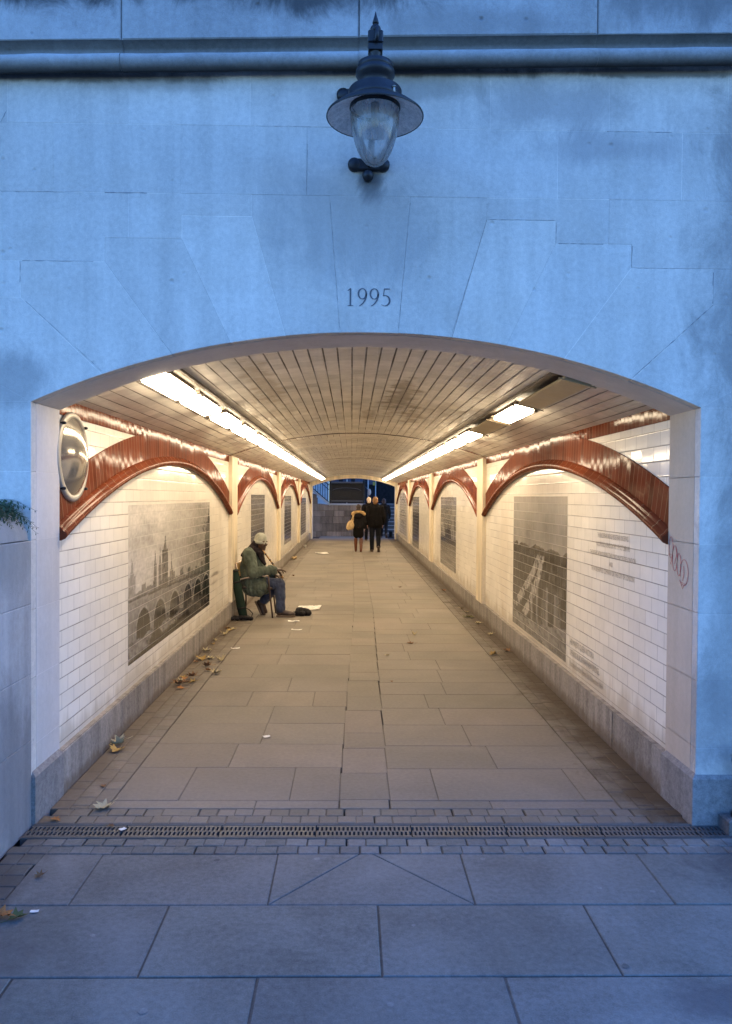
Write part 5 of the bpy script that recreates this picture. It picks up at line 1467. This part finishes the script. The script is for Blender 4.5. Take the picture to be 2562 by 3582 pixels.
for x, y, kd, s_ in ((1.65, 7.32, 4, .15), (1.58, 7.36, 4, .14), (1.68, 7.88, 2, .1), (1.65, 8.26, 2, .1), (1.67, 6.79, 2, .12), (1.69, 5.88, 2, .1)): leaf(x, y, s_, kd, 'greenish leaf in the clump by the nearest right pilaster' if kd == 4 else 'pale leaf scattered along the right skirting near the first pilaster', group='leaves along the right skirting')
leaf(1.65, 10.64, .14, 1, 'brown leaf by the right skirting beyond the first pilaster'); leaf(.86, 11.2, .1, 1, 'brown leaf far down the tunnel floor, right of centre'); leaf(-1.34, 13.26, .1, 1, 'dark leaf on the floor beyond the seated player')
def scrap(x, y, w, l, rot, label, name='paper_scrap', cat='litter', z=.005):
    mb = MB(); c, s_ = math.cos(rot), math.sin(rot)
    def fn(i, j):
        a, b = (i - .5) * w, (j - .5) * l
        return (x + a * c - b * s_, y + a * s_ + b * c, z + .12 * w * abs(mnoise.noise(Vector((i * 2 + x, j * 2 + y, 1)))) + .15 * w * (i - .5) ** 2), (i, j)
    mb.grid(fn, 5, 5); tag(mb.build(name, M['paper']), label, cat)
scrap(-.69, 1.54, .05, .045, .4, 'small crumpled white paper scrap on the floor left of the centre strip'); scrap(-1.27, -.08, .035, .03, .8, 'tiny white scrap on the drain grating at the left'); scrap(-1.4, -.91, .035, .02, .1, 'white cigarette stub on the front left paving slab')
scrap(-.88, 6.9, .16, .07, .1, 'narrow paper strip on the floor below the dark cap'); scrap(-.79, 6.19, .14, .06, -.1, 'narrow paper strip on the floor nearer than the one below the dark cap'); scrap(-.98, 20.2, .35, .5, .2, 'folded newspaper sheet on the floor far beyond the player'); scrap(-1.40, 4.9, .1, .05, .2, 'short paper strip on the floor between leaves and chair')
mb = MB(); mb.lathe([(.0005, .0), (.035, .0), (.048, .1), (.05, .105), (.046, .105), (.033, .006), (.0005, .006)], (-1.64, 22.75, .004), 16)
tag(mb.build('foam_cup', M['cup']), 'white foam cup standing by the left skirting far down the tunnel', 'cup')
mb = MB()
for k in range(5): mb.ball((-1.68 + jit(.05), 17.98 + jit(.1), .04), (.05, .06, .04), 8, 6)
tag(fused(mb, 'litter_bundle', M['tan'], None, .012, 1, .008, 25), 'crumpled brown wrapper by the left skirting beyond the player', 'litter')

# ------------------------------------------------------------------ light, sky, camera
wd = bpy.data.worlds.new('World'); SC.world = wd; wd.use_nodes = True
nt = wd.node_tree; bg = nt.nodes['Background']
sky = nt.nodes.new('ShaderNodeTexSky'); sky.sky_type = 'NISHITA'; sky.sun_disc = False
SUN_EL, SUN_ROT = math.radians(24), math.radians(75)
sky.sun_elevation = SUN_EL; sky.sun_rotation = SUN_ROT; sky.air_density = 1.6; sky.dust_density = .3; sky.ozone_density = 4.0
mx = nt.nodes.new('ShaderNodeMix'); mx.data_type = 'RGBA'; mx.blend_type = 'MULTIPLY'; mx.inputs[0].default_value = 1
mx.inputs[7].default_value = (1.45, 2.55, 5.0, 1)
nt.links.new(sky.outputs[0], mx.inputs[6]); nt.links.new(mx.outputs[2], bg.inputs[0]); bg.inputs[1].default_value = .15
sl = bpy.data.lights.new('sun', 'SUN'); sl.energy = .1; sl.angle = math.radians(25); sl.color = (.55, .75, 1.0)
so = bpy.data.objects.new('sun', sl); COL.objects.link(so); so.rotation_euler = (-(PI / 2 - SUN_EL), 0, -SUN_ROT)

cam = bpy.data.cameras.new('camera'); co = bpy.data.objects.new('camera', cam); COL.objects.link(co)
cam.sensor_fit = 'VERTICAL'; cam.sensor_height = 36; cam.lens = 36 * 1780.14 / 2271; cam.clip_start = .05; cam.clip_end = 1000
r_ = Vector((.99981330, -.01786134, .00737200)); u_ = Vector((-.00702687, .01930941, .99978886)); w_ = Vector((.01799992, .99965400, -.01918030))
mat = Matrix((r_, u_, -w_)).transposed().to_4x4(); mat.translation = Vector((-.08558, -4.26031, 1.75)); co.matrix_world = mat
SC.camera = co
SC.view_settings.view_transform = 'Standard'; SC.view_settings.look = 'None'; SC.view_settings.exposure = 0; SC.view_settings.gamma = 1
SC.cycles.use_denoising = True; SC.cycles.max_bounces = 8; SC.cycles.diffuse_bounces = 5; SC.cycles.sample_clamp_indirect = 6
